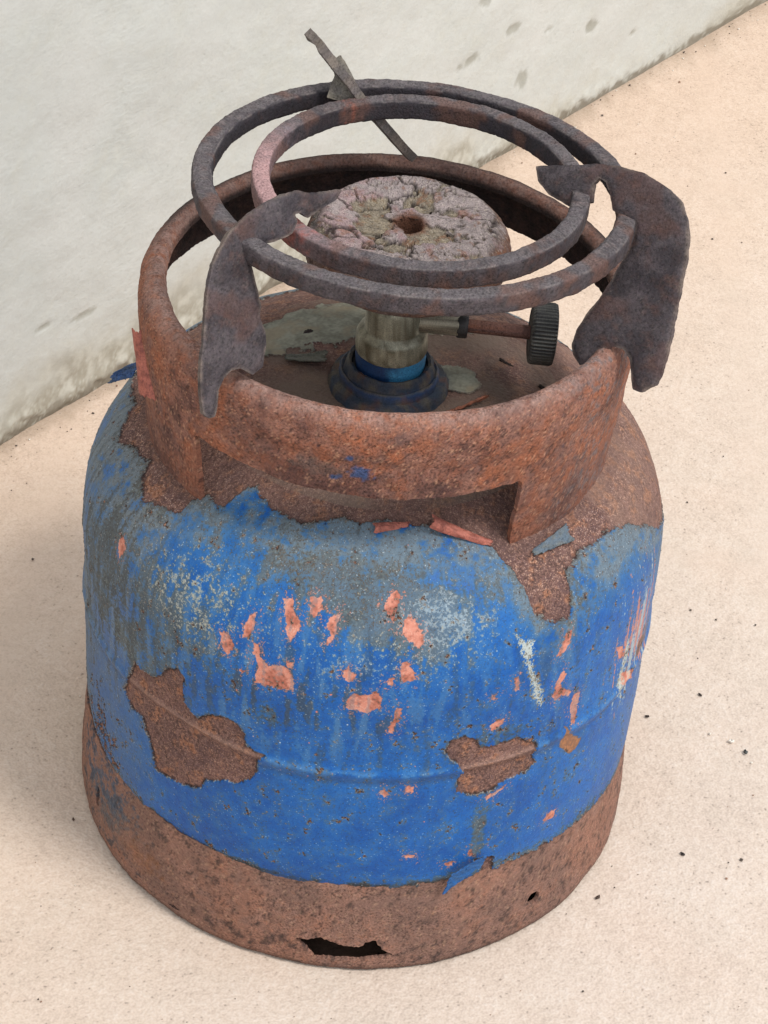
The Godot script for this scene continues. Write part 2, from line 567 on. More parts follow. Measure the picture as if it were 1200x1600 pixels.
		var od := OC[n]
		if od > -1.0:
			var t := smoothstep(-0.2, 0.5, od + C)
			col = col.lerp(c8(158, 108, 74).lerp(c8(118, 84, 66), clampf(0.5 + C, 0, 1)), t)
			h -= t * 0.15
		# --- bare rust: the shoulder, the two torn places, inside the collar
		var rd := maxf(-d, RU[n])                # mm inside rust
		var low := 13.0 + B * 3.0 + C * 1.5 + 2.0 * sin(th * 3.0) - smm
		rd = maxf(rd, low)
		rd = maxf(rd, (B * 1.1 + C * 0.7 + gz(az, smm, -63, 24, 11, 30) * 0.9 + gz(az, smm, -40, 12, 14, 8) * 0.5 + gz(az, smm, 30, 100, 10, 16) * 0.35 - 0.80) * 6.0)
		var inside := smm - (238.0 + B * 6.0)
		var greyside := 0.0
		if inside > 0.0:
			# inside the collar the back-left half still carries dull grey-green paint
			var q := Vector2(p.x, p.z)
			var g1 := -0.022 - 0.35 * (p.x + 0.05) - p.z + B * 0.010 + C * 0.002
			g1 = minf(g1, inside * 0.001 - 0.010)
			var g2 := 0.013 - q.distance_to(Vector2(0.032, -0.008)) + nA.get_noise_3dv(p) * 0.008 + B * 0.002
			g1 = maxf(g1, g2)
			greyside = g1 * 1000.0
			rd = minf(rd, -greyside) if greyside > -2.0 else rd
			if greyside > 0.0:
				var gc := c8(142, 142, 128).lerp(c8(108, 106, 94), clampf(0.5 + B * 0.9 + C * 0.5, 0, 1)).lerp(c8(150, 136, 114), smoothstep(0.1, 0.5, A + B * 0.4) * 0.6)
				col = gc.lerp(c8(70, 84, 100), smoothstep(0.036, 0.026, q.length()) * 0.4)
				rough = 0.75
		if rd > -1.6:
			var t := smoothstep(-0.12, 0.12, rd)
			# the broken edge of the film: lifted, chalky outside, its shadow painted dark just inside
			col = col.lerp(c8(70, 64, 62), smoothstep(-1.5, -0.3, rd) * 0.65 * clampf(0.45 + B * 2.2, 0, 1))
			col = col.lerp(c8(170, 160, 146), smoothstep(-0.6, -0.15, rd) * 0.75 * smoothstep(-0.10, 0.15, C + B * 0.6))
			h += smoothstep(-1.6, -0.1, rd) * 0.35
			fine += smoothstep(-0.9, -0.1, rd) * 0.12
			if t > 0.0:
				var rc := rust1.lerp(rust2, clampf(0.5 + A * 0.7 + B * 0.9, 0, 1))
				rc = rc.lerp(rust3, smoothstep(0.05, 0.45, B * 0.6 + C * 0.4 + nA.get_noise_3dv(p * 3.0) * 0.6) * 0.65)
				rc = rc.lerp(c8(78, 58, 58), smoothstep(0.05, 0.4, -B * 0.7 + C * 0.3 + nA.get_noise_3dv(p * 2.0 + Vector3(9, 0, 0)) * 0.6) * 0.6)
				rc = rc.darkened(clampf(-C * 0.40 - D * 0.22, 0, 0.5)) if C + D < 0 else rc.lightened(clampf(C * 0.10 + D * 0.09, 0, 0.2))
				rc = rc.lerp(c8(160, 132, 120), exp(-pow((smm - 95.0) / 1.8, 2)) * 0.45)  # seam ridge in the rust: wear plus a painted highlight
				if smm > 185.0 and D * 0.7 + C * 0.4 > 0.42: rc = rc.lerp(c8(196, 172, 156), 0.55)
				if D > 0.52: rc = rc.lerp(c8(190, 150, 124), 0.5)
				rc = rc.lerp(c8(44, 34, 34), smoothstep(1.5, 0.1, rd) * 0.9 * clampf(0.65 + B * 1.8, 0, 1))
				if smm > 205.0: rc = rc.lerp(c8(92, 70, 64), 0.35)
				if smm > 238.0: rc = rc.lerp(c8(112, 98, 88), clampf(0.45 + A * 0.9, 0, 0.8))
				if az > 62.0 and az < 130.0 and smm < 245.0: rc = rc.lerp(c8(140, 112, 98), 0.5 * clampf(0.6 + A, 0, 1))
				col = col.lerp(rc, t)
				h = lerpf(h, -0.5 + C * 0.18 + B * 0.34, t)
				fine = lerpf(fine, 0.28 + C * 0.20 + D * 0.12, t)
				rough = lerpf(rough, 0.93, t)
		rgbs[i * 3] = int(clampf(col.r, 0, 1) * 255)
		rgbs[i * 3 + 1] = int(clampf(col.g, 0, 1) * 255)
		rgbs[i * 3 + 2] = int(clampf(col.b, 0, 1) * 255)
		hh[i] = h
		hf[i] = int(clampf(fine, 0, 1) * 255)
		ro[i] = int(clampf(rough, 0, 1) * 255)
	row_rgb[j] = rgbs; row_h[j] = hh; row_hf[j] = hf; row_ro[j] = ro

func make_body(parent: Node3D) -> void:
	make_arc()
	for k in 4:
		var f := PackedFloat32Array(); f.resize(TW * TH); f.fill(-99.0)
		patch_d[k] = f
	lay_patch(0, [[-52.5, 83.5], [-50.3, 97.3], [-48.6, 108.4], [-46.5, 107.2], [-42.4, 110.1], [-40.6, 115.3], [-38.8, 123.4], [-35.8, 127.2], [-34.0, 123.8], [-35.1, 115.9], [-34.7, 107.7], [-33.3, 103.0], [-31.4, 101.6], [-28.7, 108.0], [-25.5, 111.6], [-22.7, 110.8], [-20.9, 105.9], [-20.6, 98.5], [-18.9, 97.1], [-16.7, 96.6], [-18.4, 90.5], [-18.2, 84.0], [-19.5, 77.2], [-22.2, 71.2], [-25.0, 69.4], [-29.2, 63.2], [-30.1, 57.2], [-33.0, 53.1], [-35.7, 50.8], [-38.9, 49.4], [-41.9, 48.8], [-42.7, 55.6], [-44.3, 67.2], [-46.5, 75.8], [-50.1, 75.7], [-51.6, 80.1]])
	lay_patch(0, [[16.6, 107.6], [17.9, 115.7], [20.1, 117.2], [22.7, 112.0], [23.7, 106.9], [26.5, 105.5], [29.0, 105.7], [31.5, 106.7], [34.2, 100.2], [36.1, 98.1], [35.9, 89.2], [36.6, 83.7], [34.9, 79.5], [31.6, 78.7], [29.3, 77.5], [26.7, 73.5], [22.7, 75.2], [19.9, 79.6], [20.2, 86.0], [20.9, 91.7], [19.7, 97.5], [18.4, 100.6]])
	lay_patch(0, [[25.2, 27.1], [29.8, 25.0], [30.7, 9.7], [27.0, 8.0], [27.5, 18.8]])
	lay_patch(0, [[-46, 14], [-38, 13], [-30, 9], [-28, 4], [-48, 4]])
	for q in [
		[[-16.7, 186.4], [-14.7, 188.0], [-14.3, 182.1], [-12.4, 178.8], [-12.3, 174.5], [-13.7, 168.3], [-14.6, 170.5], [-15.7, 179.9]],
		[[-11.5, 189.8], [-9.1, 191.5], [-8.2, 185.8], [-10.2, 181.1], [-11.0, 185.0]],
		[[-22.3, 174.5], [-21.4, 177.0], [-20.9, 171.0], [-21.4, 164.5], [-22.8, 162.6], [-23.1, 167.8]],
		[[-27.6, 160.6], [-26.9, 161.9], [-24.7, 160.0], [-24.2, 155.4], [-25.0, 150.9], [-26.3, 153.1]],
		[[-20.4, 161.9], [-19.4, 162.1], [-18.7, 155.6], [-17.0, 152.7], [-14.6, 155.3], [-12.4, 151.7], [-11.9, 143.5], [-14.1, 141.2], [-16.7, 141.2], [-19.3, 140.3], [-19.3, 146.6], [-18.8, 151.1], [-20.4, 157.0]],
		[[-13.9, 157.3], [-12.5, 158.3], [-12.5, 154.6], [-13.5, 154.3]],
		[[-6.4, 183.8], [-4.6, 185.9], [-5.6, 180.0], [-5.2, 176.2], [-6.4, 169.5], [-6.9, 170.5], [-6.4, 175.8], [-7.4, 179.1]],
		[[-22.7, 145.6], [-21.1, 146.6], [-22.1, 143.0]],
		[[-3.4, 157.1], [-2.3, 161.7], [-2.0, 158.3], [-1.0, 156.5], [-2.0, 151.7], [-3.6, 154.9]],
		[[-2.5, 140.7], [-1.4, 145.7], [1.0, 145.7], [3.1, 148.4], [4.0, 144.0], [3.9, 138.1], [1.3, 135.2], [-2.1, 136.6]],
		[[7.7, 184.6], [9.1, 185.7], [10.1, 180.8], [11.2, 178.2], [11.1, 173.2], [10.1, 170.7], [8.0, 175.8], [7.2, 178.4]],
		[[4.5, 194.1], [5.9, 197.7], [6.7, 194.2], [6.1, 188.1], [5.4, 182.8], [4.0, 186.8], [3.4, 190.4]],
		[[7.2, 163.0], [8.1, 164.9], [9.7, 158.7], [9.5, 154.6], [7.6, 153.0], [7.0, 158.8]],
		[[4.9, 156.0], [6.1, 156.4], [5.9, 152.5], [5.0, 152.4]],
		[[6.7, 139.0], [7.9, 139.2], [7.9, 132.3], [7.0, 128.0], [6.5, 122.0], [5.6, 122.8], [5.8, 127.3], [6.7, 130.7]],
		[[25.1, 119.8], [26.6, 122.9], [28.0, 122.2], [27.6, 118.6], [25.5, 116.1]],
		[[29.0, 147.0], [29.8, 147.3], [30.3, 139.3], [29.4, 139.0]],
		[[24.6, 141.0], [25.6, 140.8], [25.5, 137.3], [24.6, 137.6]],
		[[40.7, 161.2], [42.0, 161.8], [41.6, 154.1], [40.0, 150.0], [38.3, 149.5], [39.3, 153.8]],
		[[40.6, 140.4], [41.2, 136.2], [40.1, 131.6], [40.7, 127.4], [43.4, 121.8], [42.9, 119.0], [40.7, 122.1], [39.4, 120.2], [38.4, 125.2], [38.8, 131.5], [39.5, 137.5]],
		[[44.4, 116.9], [46.4, 117.3], [46.4, 108.4], [45.9, 97.0], [44.8, 98.4], [44.0, 110.3]],
		[[56.6, 128.4], [59.5, 124.7], [61.2, 114.6], [58.7, 117.6]],
		[[61.3, 103.6], [66.5, 95.4], [69.3, 83.6], [60.4, 96.7], [60.1, 104.0]],
		[[40.8, 36.5], [42.7, 40.1], [44.4, 38.4], [44.3, 33.7], [41.3, 34.7]],
		[[11.0, 38.9], [13.1, 38.1], [13.2, 35.9], [11.3, 36.4]],
		[[19.0, 29.2], [21.0, 29.6], [21.0, 26.5], [19.4, 26.6]],
		[[23.8, 32.7], [24.5, 35.1], [25.3, 31.3], [24.5, 29.9]],
		[[4.8, 82.9], [5.9, 84.9], [7.0, 81.3], [6.1, 79.4]],
		[[9.5, 82.9], [10.1, 87.2], [11.5, 86.2], [11.5, 82.4]],
		[[25.9, 70.7], [29.5, 74.5], [30.6, 75.1], [29.5, 72.7], [26.9, 68.0]],
		[[-57, 172], [-55, 168], [-56, 160], [-58, 166]],
	]: lay_patch(1, q)
	lay_patch(2, [[28.9, 172.0], [31.0, 167.2], [33.6, 163.8], [33.8, 157.9], [32.6, 154.5], [33.9, 145.6], [35.9, 133.4], [36.5, 124.0], [35.6, 120.6], [33.4, 129.4], [32.1, 144.2], [30.3, 157.9], [29.8, 165.3]])
	lay_patch(2, [[61.0, 126.4], [63.1, 123.4], [63.2, 112.4], [61.5, 101.3], [62.9, 84.0], [60.2, 87.6], [58.9, 97.6], [60.3, 112.8]])
	lay_patch(3, [[42.5, 85.6], [43.3, 98.8], [45.1, 91.1], [48.7, 81.0], [47.8, 77.1], [45.6, 77.0]])
	edge_of.resize(TW)
	for i in TW:
		var az := wrapf(u_to_az((i + 0.5) / TW), -180, 180)
		for k in EDGE.size() - 1:
			if az >= EDGE[k][0] and az <= EDGE[k + 1][0]:
				edge_of[i] = lerpf(EDGE[k][1], EDGE[k + 1][1], (az - EDGE[k][0]) / (EDGE[k + 1][0] - EDGE[k][0]))
	for a in [row_rgb, row_h, row_hf, row_ro]: a.resize(TH)
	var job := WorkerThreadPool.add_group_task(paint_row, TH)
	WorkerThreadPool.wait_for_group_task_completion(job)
	var rgbs := PackedByteArray()
	var hf := PackedByteArray()
	var ro := PackedByteArray()
	for j in TH:
		rgbs.append_array(row_rgb[j]); hf.append_array(row_hf[j]); ro.append_array(row_ro[j])
	var m := std("weathered_paint", 1.0, 0.0, 0.38)
	m.vertex_color_use_as_albedo = false
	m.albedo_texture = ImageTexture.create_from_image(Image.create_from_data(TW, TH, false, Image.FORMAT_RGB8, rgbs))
	m.roughness_texture = ImageTexture.create_from_image(Image.create_from_data(TW, TH, false, Image.FORMAT_L8, ro))
	m.heightmap_enabled = true
	m.heightmap_texture = ImageTexture.create_from_image(Image.create_from_data(TW, TH, false, Image.FORMAT_L8, hf))
	m.heightmap_scale = 0.09
	# the mesh: fine where the photograph sees it
	var us := PackedFloat32Array()
	for k in 780: us.append(UF * k / 780.0)
	for k in 81: us.append(UF + (1 - UF) * k / 80.0)
	var ss := PackedFloat32Array()
	for k in 391: ss.append(arc_len * k / 390.0)
	var w := us.size()
	var hgt := ss.size() + 3
	var P := PackedVector3Array(); P.resize(w * hgt)
	var UV := PackedVector2Array(); UV.resize(w * hgt)
	for j in hgt:
		for i in w:
			var th := deg_to_rad(u_to_az(us[i]))
			var dir := Vector3(sin(th), 0, cos(th))
			var n := j * w + i
			if j < 3:
				var q: Vector2 = [Vector2(0.0, 0.012), Vector2(0.10, 0.014), Vector2(0.136, 0.026)][j]
				P[n] = dir * q.x + Vector3(CX, q.y, 0)
				UV[n] = Vector2(us[i], 0.99)
				continue
			var s := ss[j - 3]
			var bp := body_point(s)
			var b2 := body_point(minf(s + 0.0005, arc_len))
			var b1 := body_point(maxf(s - 0.0005, 0.0))
			var t := (b2 - b1).normalized()
			var nr := Vector2(t.y, -t.x)
			var row: PackedFloat32Array = row_h[clampi(int((1.0 - s / arc_len) * TH), 0, TH - 1)]
			var hv := row[clampi(int(us[i] * TW), 0, TW - 1)]
			var p0 := dir * bp.x + Vector3(0, bp.y, 0)
			var dent := nA.get_noise_3dv(p0 * 0.55) * 1.1 * smoothstep(0.02, 0.08, bp.x)
			# a soft hollow round the torn place on the left and the battered shoulder
			dent -= 1.6 * gz(rad_to_deg(th), s * 1000, -34, 88, 12, 24) + 0.9 * gz(rad_to_deg(th), s * 1000, 27, 92, 8, 16)
			var off := (hv + dent) * 0.001
			var q2 := bp + nr * off
			P[n] = dir * maxf(q2.x, 0.0) + Vector3(CX, q2.y, 0)
			UV[n] = Vector2(us[i], 1.0 - s / arc_len)
	var N := PackedVector3Array(); N.resize(w * hgt)
	var ix := PackedInt32Array()
	for j in hgt:
		for i in w:
			var i0 := i - 1 if i > 0 else w - 2
			var i1 := i + 1 if i < w - 1 else 1
			var nn := (P[mini(j + 1, hgt - 1) * w + i] - P[maxi(j - 1, 0) * w + i]).cross(P[j * w + i0] - P[j * w + i1])
			N[j * w + i] = nn.normalized() if nn.length_squared() > 1e-20 else (Vector3.UP if j > 3 else Vector3.DOWN)
			if N[j * w + i].dot(P[j * w + i] - Vector3(CX, 0.15, 0)) < 0: N[j * w + i] = -N[j * w + i]
			if i < w - 1 and j < hgt - 1:
				var a := j * w + i
				ix.append(a); ix.append(a + w); ix.append(a + 1); ix.append(a + 1); ix.append(a + w); ix.append(a + w + 1)
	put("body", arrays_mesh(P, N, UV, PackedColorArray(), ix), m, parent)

# ---------------------------------------------------------------- colours of the rusty and sooty parts (linear, on the vertices)
func rust_mix(p: Vector3, orange: float, dark: float) -> Color:
	var A := nA.get_noise_3dv(p * 1.3)
	var B := nB.get_noise_3dv(p)
	var C := nC.get_noise_3dv(p)
	var c := lin(164, 118, 103).lerp(lin(122, 93, 87), clampf(0.5 + A * 0.9 + B * 0.6, 0, 1))
	c = c.lerp(lin(180, 111, 80), clampf(orange + B * 0.7 + C * 0.4, 0, 0.7))
	var L := nA.get_noise_3dv(p * 0.55 + Vector3(2, 7, 1))
	c = c.lerp(lin(90, 68, 68), smoothstep(-0.06, 0.30, -L + B * 0.25) * 0.68)
	c = c.lerp(lin(176, 108, 76), smoothstep(0.06, 0.36, L + B * 0.25) * 0.4)
	c = c.lerp(lin(88, 72, 70), clampf(dark + smoothstep(0.25, 0.6, B * 0.7 + C * 0.5 - A * 0.4) * 0.55, 0, 0.9))
	return c

func collar_section() -> PackedVector2Array:
	return poly([[0.1132, 0.226], [0.1138, 0.240], [0.1150, 0.255], [0.1164, 0.270], [0.1174, 0.284], [0.1185, 0.297], [0.1191, 0.3065], [0.1187, 0.3150], [0.1166, 0.3212], [0.1130, 0.3246], [0.1092, 0.3248], [0.1066, 0.3225], [0.1058, 0.3185]])

var col_sec := PackedVector2Array()

func collar_pos(u: float, v: float) -> Vector3:
	var q := along(col_sec, v)
	var th := (u - 0.5) * TAU
	var d := Vector3(sin(th), 0, cos(th))
	var p := d * q.x + Vector3(0, q.y, 0)
	var k := nA.get_noise_3dv(p * 0.8) * 0.0012 + nB.get_noise_3dv(p) * 0.00045 + nC.get_noise_3dv(p) * 0.00018
	# a shallow horizontal crease along the front panel
	k -= 0.0008 * exp(-pow((q.y - 0.301 + 0.002 * sin(th * 2)) / 0.003, 2)) * smoothstep(1.2, 0.4, absf(th))
	return p + d * k + Vector3(0, nA.get_noise_3d(th, 3.0, 1.0) * 0.0, 0)

func collar_keep(u: float, v: float) -> float:
	var q := along(col_sec, v)
	if v > 0.62: return 0.01
	var az := (u - 0.5) * 360.0
	var x := az * 0.00203
	var n := nB.get_noise_3d(x, q.y, 2.0) * 0.0009 + nC.get_noise_3d(x, q.y, 4.0) * 0.0004
	var k := -rbox(x, q.y, -44.8 * 0.00203, 34.6 * 0.00203, 0.15, 0.2848 - 0.0016 * cos(x * 24.0), 0.0025)
	k = minf(k, -rbox(x, q.y, -168 * 0.00203, -97 * 0.00203, 0.15, 0.2935, 0.016))
	k = minf(k, -rbox(x, q.y, 99 * 0.00203, 158 * 0.00203, 0.15, 0.2935, 0.012))
	return k + n

func collar_col(u: float, v: float, p: Vector3) -> Color:
	var az := (u - 0.5) * 360.0
	var B := nB.get_noise_3dv(p * 1.7)
	var C := nC.get_noise_3dv(p * 0.7)
	var c := rust_mix(p, 0.14 + 0.30 * smoothstep(0.0, 0.25, nA.get_noise_3dv(p * 2.3)), 0.0)
	var D := nD.get_noise_3dv(p)
	c = c.lerp(lin(216, 168, 138), smoothstep(0.40, 0.58, D * 0.75 + C * 0.35) * 0.55)
	c = c.lerp(lin(52, 40, 40), smoothstep(0.22, 0.5, -D * 0.6 + C * 0.5 + B * 0.35) * 0.6)
	# crest paler from dust and a painted-in highlight, lower panel darker and browner
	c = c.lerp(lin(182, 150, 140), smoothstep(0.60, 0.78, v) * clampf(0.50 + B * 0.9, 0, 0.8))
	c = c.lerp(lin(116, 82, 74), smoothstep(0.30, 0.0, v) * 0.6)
	if az > 40 and az < 110:
		c = c.lerp(lin(128, 124, 128), smoothstep(0.05, 0.45, B + C * 0.5) * 0.6 * smoothstep(40, 60, az))
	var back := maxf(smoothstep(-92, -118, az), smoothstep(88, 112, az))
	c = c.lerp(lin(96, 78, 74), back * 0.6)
	c = c.lerp(lin(44, 37, 37), back * smoothstep(0.84, 0.72, v) * (0.88 + B * 0.2))      # inner face darkened behind the burner
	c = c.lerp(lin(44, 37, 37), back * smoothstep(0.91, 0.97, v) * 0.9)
	# scraps of blue paint left on the front panel
	var g := gz(az, p.y * 1000, -3.0, 297, 3.0, 4.0) + gz(az, p.y * 1000, -8.5, 293.5, 1.8, 1.6) + gz(az, p.y * 1000, -5.5, 305, 0.9, 1.6) * 0.9
	c = c.lerp(lin(66, 92, 138), smoothstep(0.30, 0.55, g * 0.9 + B * 0.35 + C * 0.25) * 0.9)
	c = c.lerp(lin(96, 90, 88), smoothstep(0.3, 0.7, gz(az, p.y * 1000, -12, 297, 7, 5) + B * 0.5) * 0.5)
	return c

func foot_pos(u: float, v: float) -> Vector3:
	var q := along(foot_sec, v)
	var th := (u - 0.5) * TAU
	var d := Vector3(sin(th), 0, cos(th))
	var p := d * q.x + Vector3(0, q.y, 0)
	return p + d * (nA.get_noise_3dv(p * 0.8) * 0.0009 + nB.get_noise_3dv(p) * 0.0004 + nC.get_noise_3dv(p) * 0.00016) * smoothstep(0.0, 0.1, v)

var foot_sec := PackedVector2Array()
var foot_holes := []

func foot_keep(u: float, v: float) -> float:
	var q := along(foot_sec, v)
	var az := (u - 0.5) * 360.0
	var x := az * 2.604
	var y := q.y * 1000.0
	if v < 0.12: return 0.01
	var k := 1000.0
	for h in foot_holes:
		if absf(x - h[0]) < 40:
			var n := nC.get_noise_2d(x * 0.001, y * 0.001) * 0.9 + nB.get_noise_2d(x * 0.001, y * 0.001) * 0.6
			k = minf(k, -poly_sdf(h[1], Vector2(x, y)) + n * h[2])
	k = minf(k, 61.8 + nA.get_noise_2d(x * 0.0006, 3.0) * 3.0 + nB.get_noise_2d(x * 0.001, 8.0) * 1.4 - y)
	return k * 0.001

func foot_col(u: float, v: float, p: Vector3) -> Color:
	var az := (u - 0.5) * 360.0
	var B := nB.get_noise_3dv(p * 1.2)
	var C := nC.get_noise_3dv(p * 0.8)
	var c := rust_mix(p, 0.14, 0.0).lerp(lin(170, 136, 121), 0.5)
	var D := nD.get_noise_3dv(p)
	c = c.lerp(lin(206, 168, 140), smoothstep(0.40, 0.6, D * 0.75 + C * 0.35) * 0.45)
	c = c.lerp(lin(56, 44, 42), smoothstep(0.25, 0.55, -D * 0.6 + C * 0.5 + B * 0.4) * 0.6)
	c = c.lerp(lin(110, 112, 116), smoothstep(0.20, 0.5, B + C * 0.5 + gz(az, p.y * 1000, -58, 34, 14, 20) * 0.75 - 0.15) * 0.75 * smoothstep(-36, -46, az))
	c = c.lerp(lin(86, 104, 126), smoothstep(0.25, 0.5, B * 0.8 + C * 0.5 + gz(az, p.y * 1000, -62, 44, 14, 18) * 0.6 - 0.1) * 0.7 * smoothstep(-40, -50, az))
	c = c.lerp(lin(78, 66, 64), smoothstep(0.15, 0.5, B * 0.8 + C * 0.3 + 0.3 * gz(az, p.y * 1000, -16, 13, 12, 5)) * 0.7)
	c = c.lerp(lin(172, 118, 84), smoothstep(0.35, 0.75, gz(az, p.y * 1000, -46, 26, 12, 14) * 0.6 + B * 0.5 + C * 0.25) * 0.6)
	c = c.lerp(lin(70, 58, 54), smoothstep(0.006, 0.001, p.y) * 0.5)
	return c

func soot_col(p: Vector3, warm: float, pale: float, fleck := 0.5) -> Color:
	var A := nA.get_noise_3dv(p * 2.0)
	var B := nB.get_noise_3dv(p * 1.5)
	var C := nC.get_noise_3dv(p)
	var c := lin(98, 90, 94).lerp(lin(66, 61, 66), clampf(0.5 + A + B * 0.6, 0, 1))
	c = c.lerp(lin(124, 92, 82), clampf(warm + A * 0.5 + B * 0.6 - 0.05, 0, 0.75))
	c = c.lerp(lin(140, 134, 136), clampf(pale + B * 0.5 + C * 0.4 - 0.12, 0, 0.7))
	c = c.lerp(lin(42, 38, 42), smoothstep(0.15, 0.5, C + B * 0.4) * 0.6)
	var D := nD.get_noise_3dv(p)
	c = c.lerp(lin(168, 156, 148), smoothstep(0.45, 0.75, D * 0.8 + C * 0.3) * fleck)
	c = c.lerp(lin(30, 27, 30), smoothstep(0.5, 0.7, -D * 0.8 + C * 0.3) * fleck)
	return c

# ---------------------------------------------------------------- bars, plates
var bar := {}

func bar_pos(u: float, v: float) -> Vector3:
	var th := u * TAU
	var ph := v * TAU
	var cx := cos(ph)
	var cy := sin(ph)
	var e := 2.0 / float(bar.sq)
	var x: float = signf(cx) * pow(absf(cx), e) * bar.a
	var y: float = signf(cy) * pow(absf(cy), e) * bar.b
	var R: float = bar.r + 0.0007 * sin(th * 2 + 1.0)
	var p: Vector3 = Vector3(bar.c.x + sin(th) * (R + x), bar.c.y + y, bar.c.z + cos(th) * (R + x))
	p.y += bar.tx * (p.x - bar.c.x) + bar.tz * (p.z - bar.c.z)
	var d := Vector3(sin(th) * x, y, cos(th) * x).normalized()
	return p + d * (nA.get_noise_3dv(p * 2.0) * 0.0005 + nB.get_noise_3dv(p * 1.4) * 0.0004 + nC.get_noise_3dv(p) * 0.00022)

func bar_col(u: float, v: float, p: Vector3) -> Color:
	var th := wrapf(u * 360.0, -180, 180)
	var top := smoothstep(0.55, 0.8, sin(v * TAU))  # lit top face put into the colour as a paler tone
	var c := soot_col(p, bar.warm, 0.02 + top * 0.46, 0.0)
	c = c.lerp(lin(52, 49, 56), smoothstep(0.2, 0.9, -cos(v * TAU)) * 0.75)  # inner face painted darker, as if shaded
	var worn := exp(-pow((absf(fposmod(v * 4.0, 1.0) - 0.5)) / 0.09, 2)) * smoothstep(-0.1, 0.3, nB.get_noise_3dv(p) + 0.1)  # paler upper corners: wear plus a painted edge highlight
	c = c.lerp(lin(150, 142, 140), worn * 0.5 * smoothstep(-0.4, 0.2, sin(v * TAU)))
	c = c.lerp(lin(118, 84, 72), smoothstep(0.1, 0.5, nA.get_noise_3dv(p * 1.6) + nB.get_noise_3dv(p * 0.7) * 0.5) * 0.55)
	if bar.pink:
		var B := nB.get_noise_3dv(p * 2.0)
		c = c.lerp(lin(196, 158, 158), clampf(gz(th, 0, -74, 0, 34, 1) * 1.1 + B * 0.3, 0, 0.9) * (0.5 + 0.5 * top) * smoothstep(-135, -115, th) * smoothstep(-8, -34, th))
		c = c.lerp(lin(176, 84, 66), smoothstep(0.5, 0.8, gz(th, 0, -48, 0, 14, 1) * 0.75 + B * 0.5) * 0.5)
		c = c.lerp(lin(160, 92, 72), smoothstep(0.6, 1.0, gz(th, 0, -150, 0, 6, 1) * 0.7 + B * 0.6) * 0.5)
		c = c.lerp(lin(110, 128, 150), smoothstep(0.5, 0.9, gz(th, 0, -117, 0, 5, 1) * 0.6 + B * 0.5) * 0.35)
	return c

var pl := {}

func plate_pos(u: float, v: float) -> Vector3:
	var x: float = lerpf(pl.x0, pl.x1, u)
	var y: float = lerpf(pl.y0, pl.y1, v)
	var p: Vector3 = pl.o + pl.ex * x + pl.ey * y
	var k := nA.get_noise_3dv(p * 0.8) * 0.0016 + nB.get_noise_3dv(p * 1.2) * 0.00016 + nC.get_noise_3dv(p) * 0.00009
	k += 0.0008 * smoothstep(0.003, 0.0, poly_sdf(pl.poly, Vector2(x, y)) ) * -1.0
	k += pl.curl * pow(maxf(0.0, x * pl.fold.x + y * pl.fold.y - pl.fold.z) * 30.0, 2.0)
	return p + pl.n * k

func plate_keep(u: float, v: float) -> float:
	var x: float = lerpf(pl.x0, pl.x1, u)
	var y: float = lerpf(pl.y0, pl.y1, v)
	return poly_sdf(pl.poly, Vector2(x, y)) + nC.get_noise_3d(x * 0.6, y * 0.6, 1.0) * 0.00022 * pl.ragged + nB.get_noise_3d(x, y, 6.0) * 0.0008 * pl.ragged

func plate_col(u: float, v: float, p: Vector3) -> Color:
	var edge := poly_sdf(pl.poly, Vector2(lerpf(pl.x0, pl.x1, u), lerpf(pl.y0, pl.y1, v)))
	var c := soot_col(p, pl.warm, minf(pl.pale, 0.5), 0.22)
	var A := nA.get_noise_3dv(p * 1.2 + Vector3(5, 5, 5))
	c = c.lerp(lin(112, 78, 68), smoothstep(0.08, 0.45, A + nB.get_noise_3dv(p * 0.6) * 0.5) * 0.32)
	c = c.lerp(lin(46, 42, 48), smoothstep(0.05, 0.4, -A + nB.get_noise_3dv(p * 0.5) * 0.4) * 0.5)
	c = c.lerp(lin(138, 124, 116), smoothstep(0.0016, 0.0002, edge) * clampf(0.35 + nB.get_noise_3dv(p) * 1.2, 0, 0.8))
	return c.lerp(lin(158, 152, 136), clampf((pl.pale - 0.4) * (0.9 + nB.get_noise_3dv(p) * 0.8), 0, 0.8))

func plate(called: String, parent: Node3D, o: Vector3, n: Vector3, outline: Array, thick: float, warm := 0.05, pale := 0.0, ragged := 1.0, curl := 0.0, fold := Vector3.ZERO, lift := 0.0) -> MeshInstance3D:
	var q := poly(outline, 0.001, 0.001)
	var lo := q[0]
	var hi := q[0]
	for a in q: lo = lo.min(a); hi = hi.max(a)
	lo -= Vector2(0.002, 0.002); hi += Vector2(0.002, 0.002)
	n = n.normalized()
	var ex := Vector3.UP.cross(n).normalized()
	var ey := n.cross(ex)
	pl = {"o": o + n * thick * 0.5 + (Vector3(0, 0.9358, 0.9355) - o).normalized() * lift, "n": n, "ex": ex, "ey": ey, "poly": q, "x0": lo.x, "x1": hi.x, "y0": lo.y, "y1": hi.y, "warm": warm, "pale": pale, "ragged": ragged, "curl": curl, "fold": fold}
	var size := hi - lo
	var step := 0.00065
	return put(called, sheet(int(size.x / step), int(size.y / step), false, false, plate_pos, plate_col, thick, plate_keep, true), M.soot, parent)

# ---------------------------------------------------------------- burner head
var head_sec := PackedVector2Array()

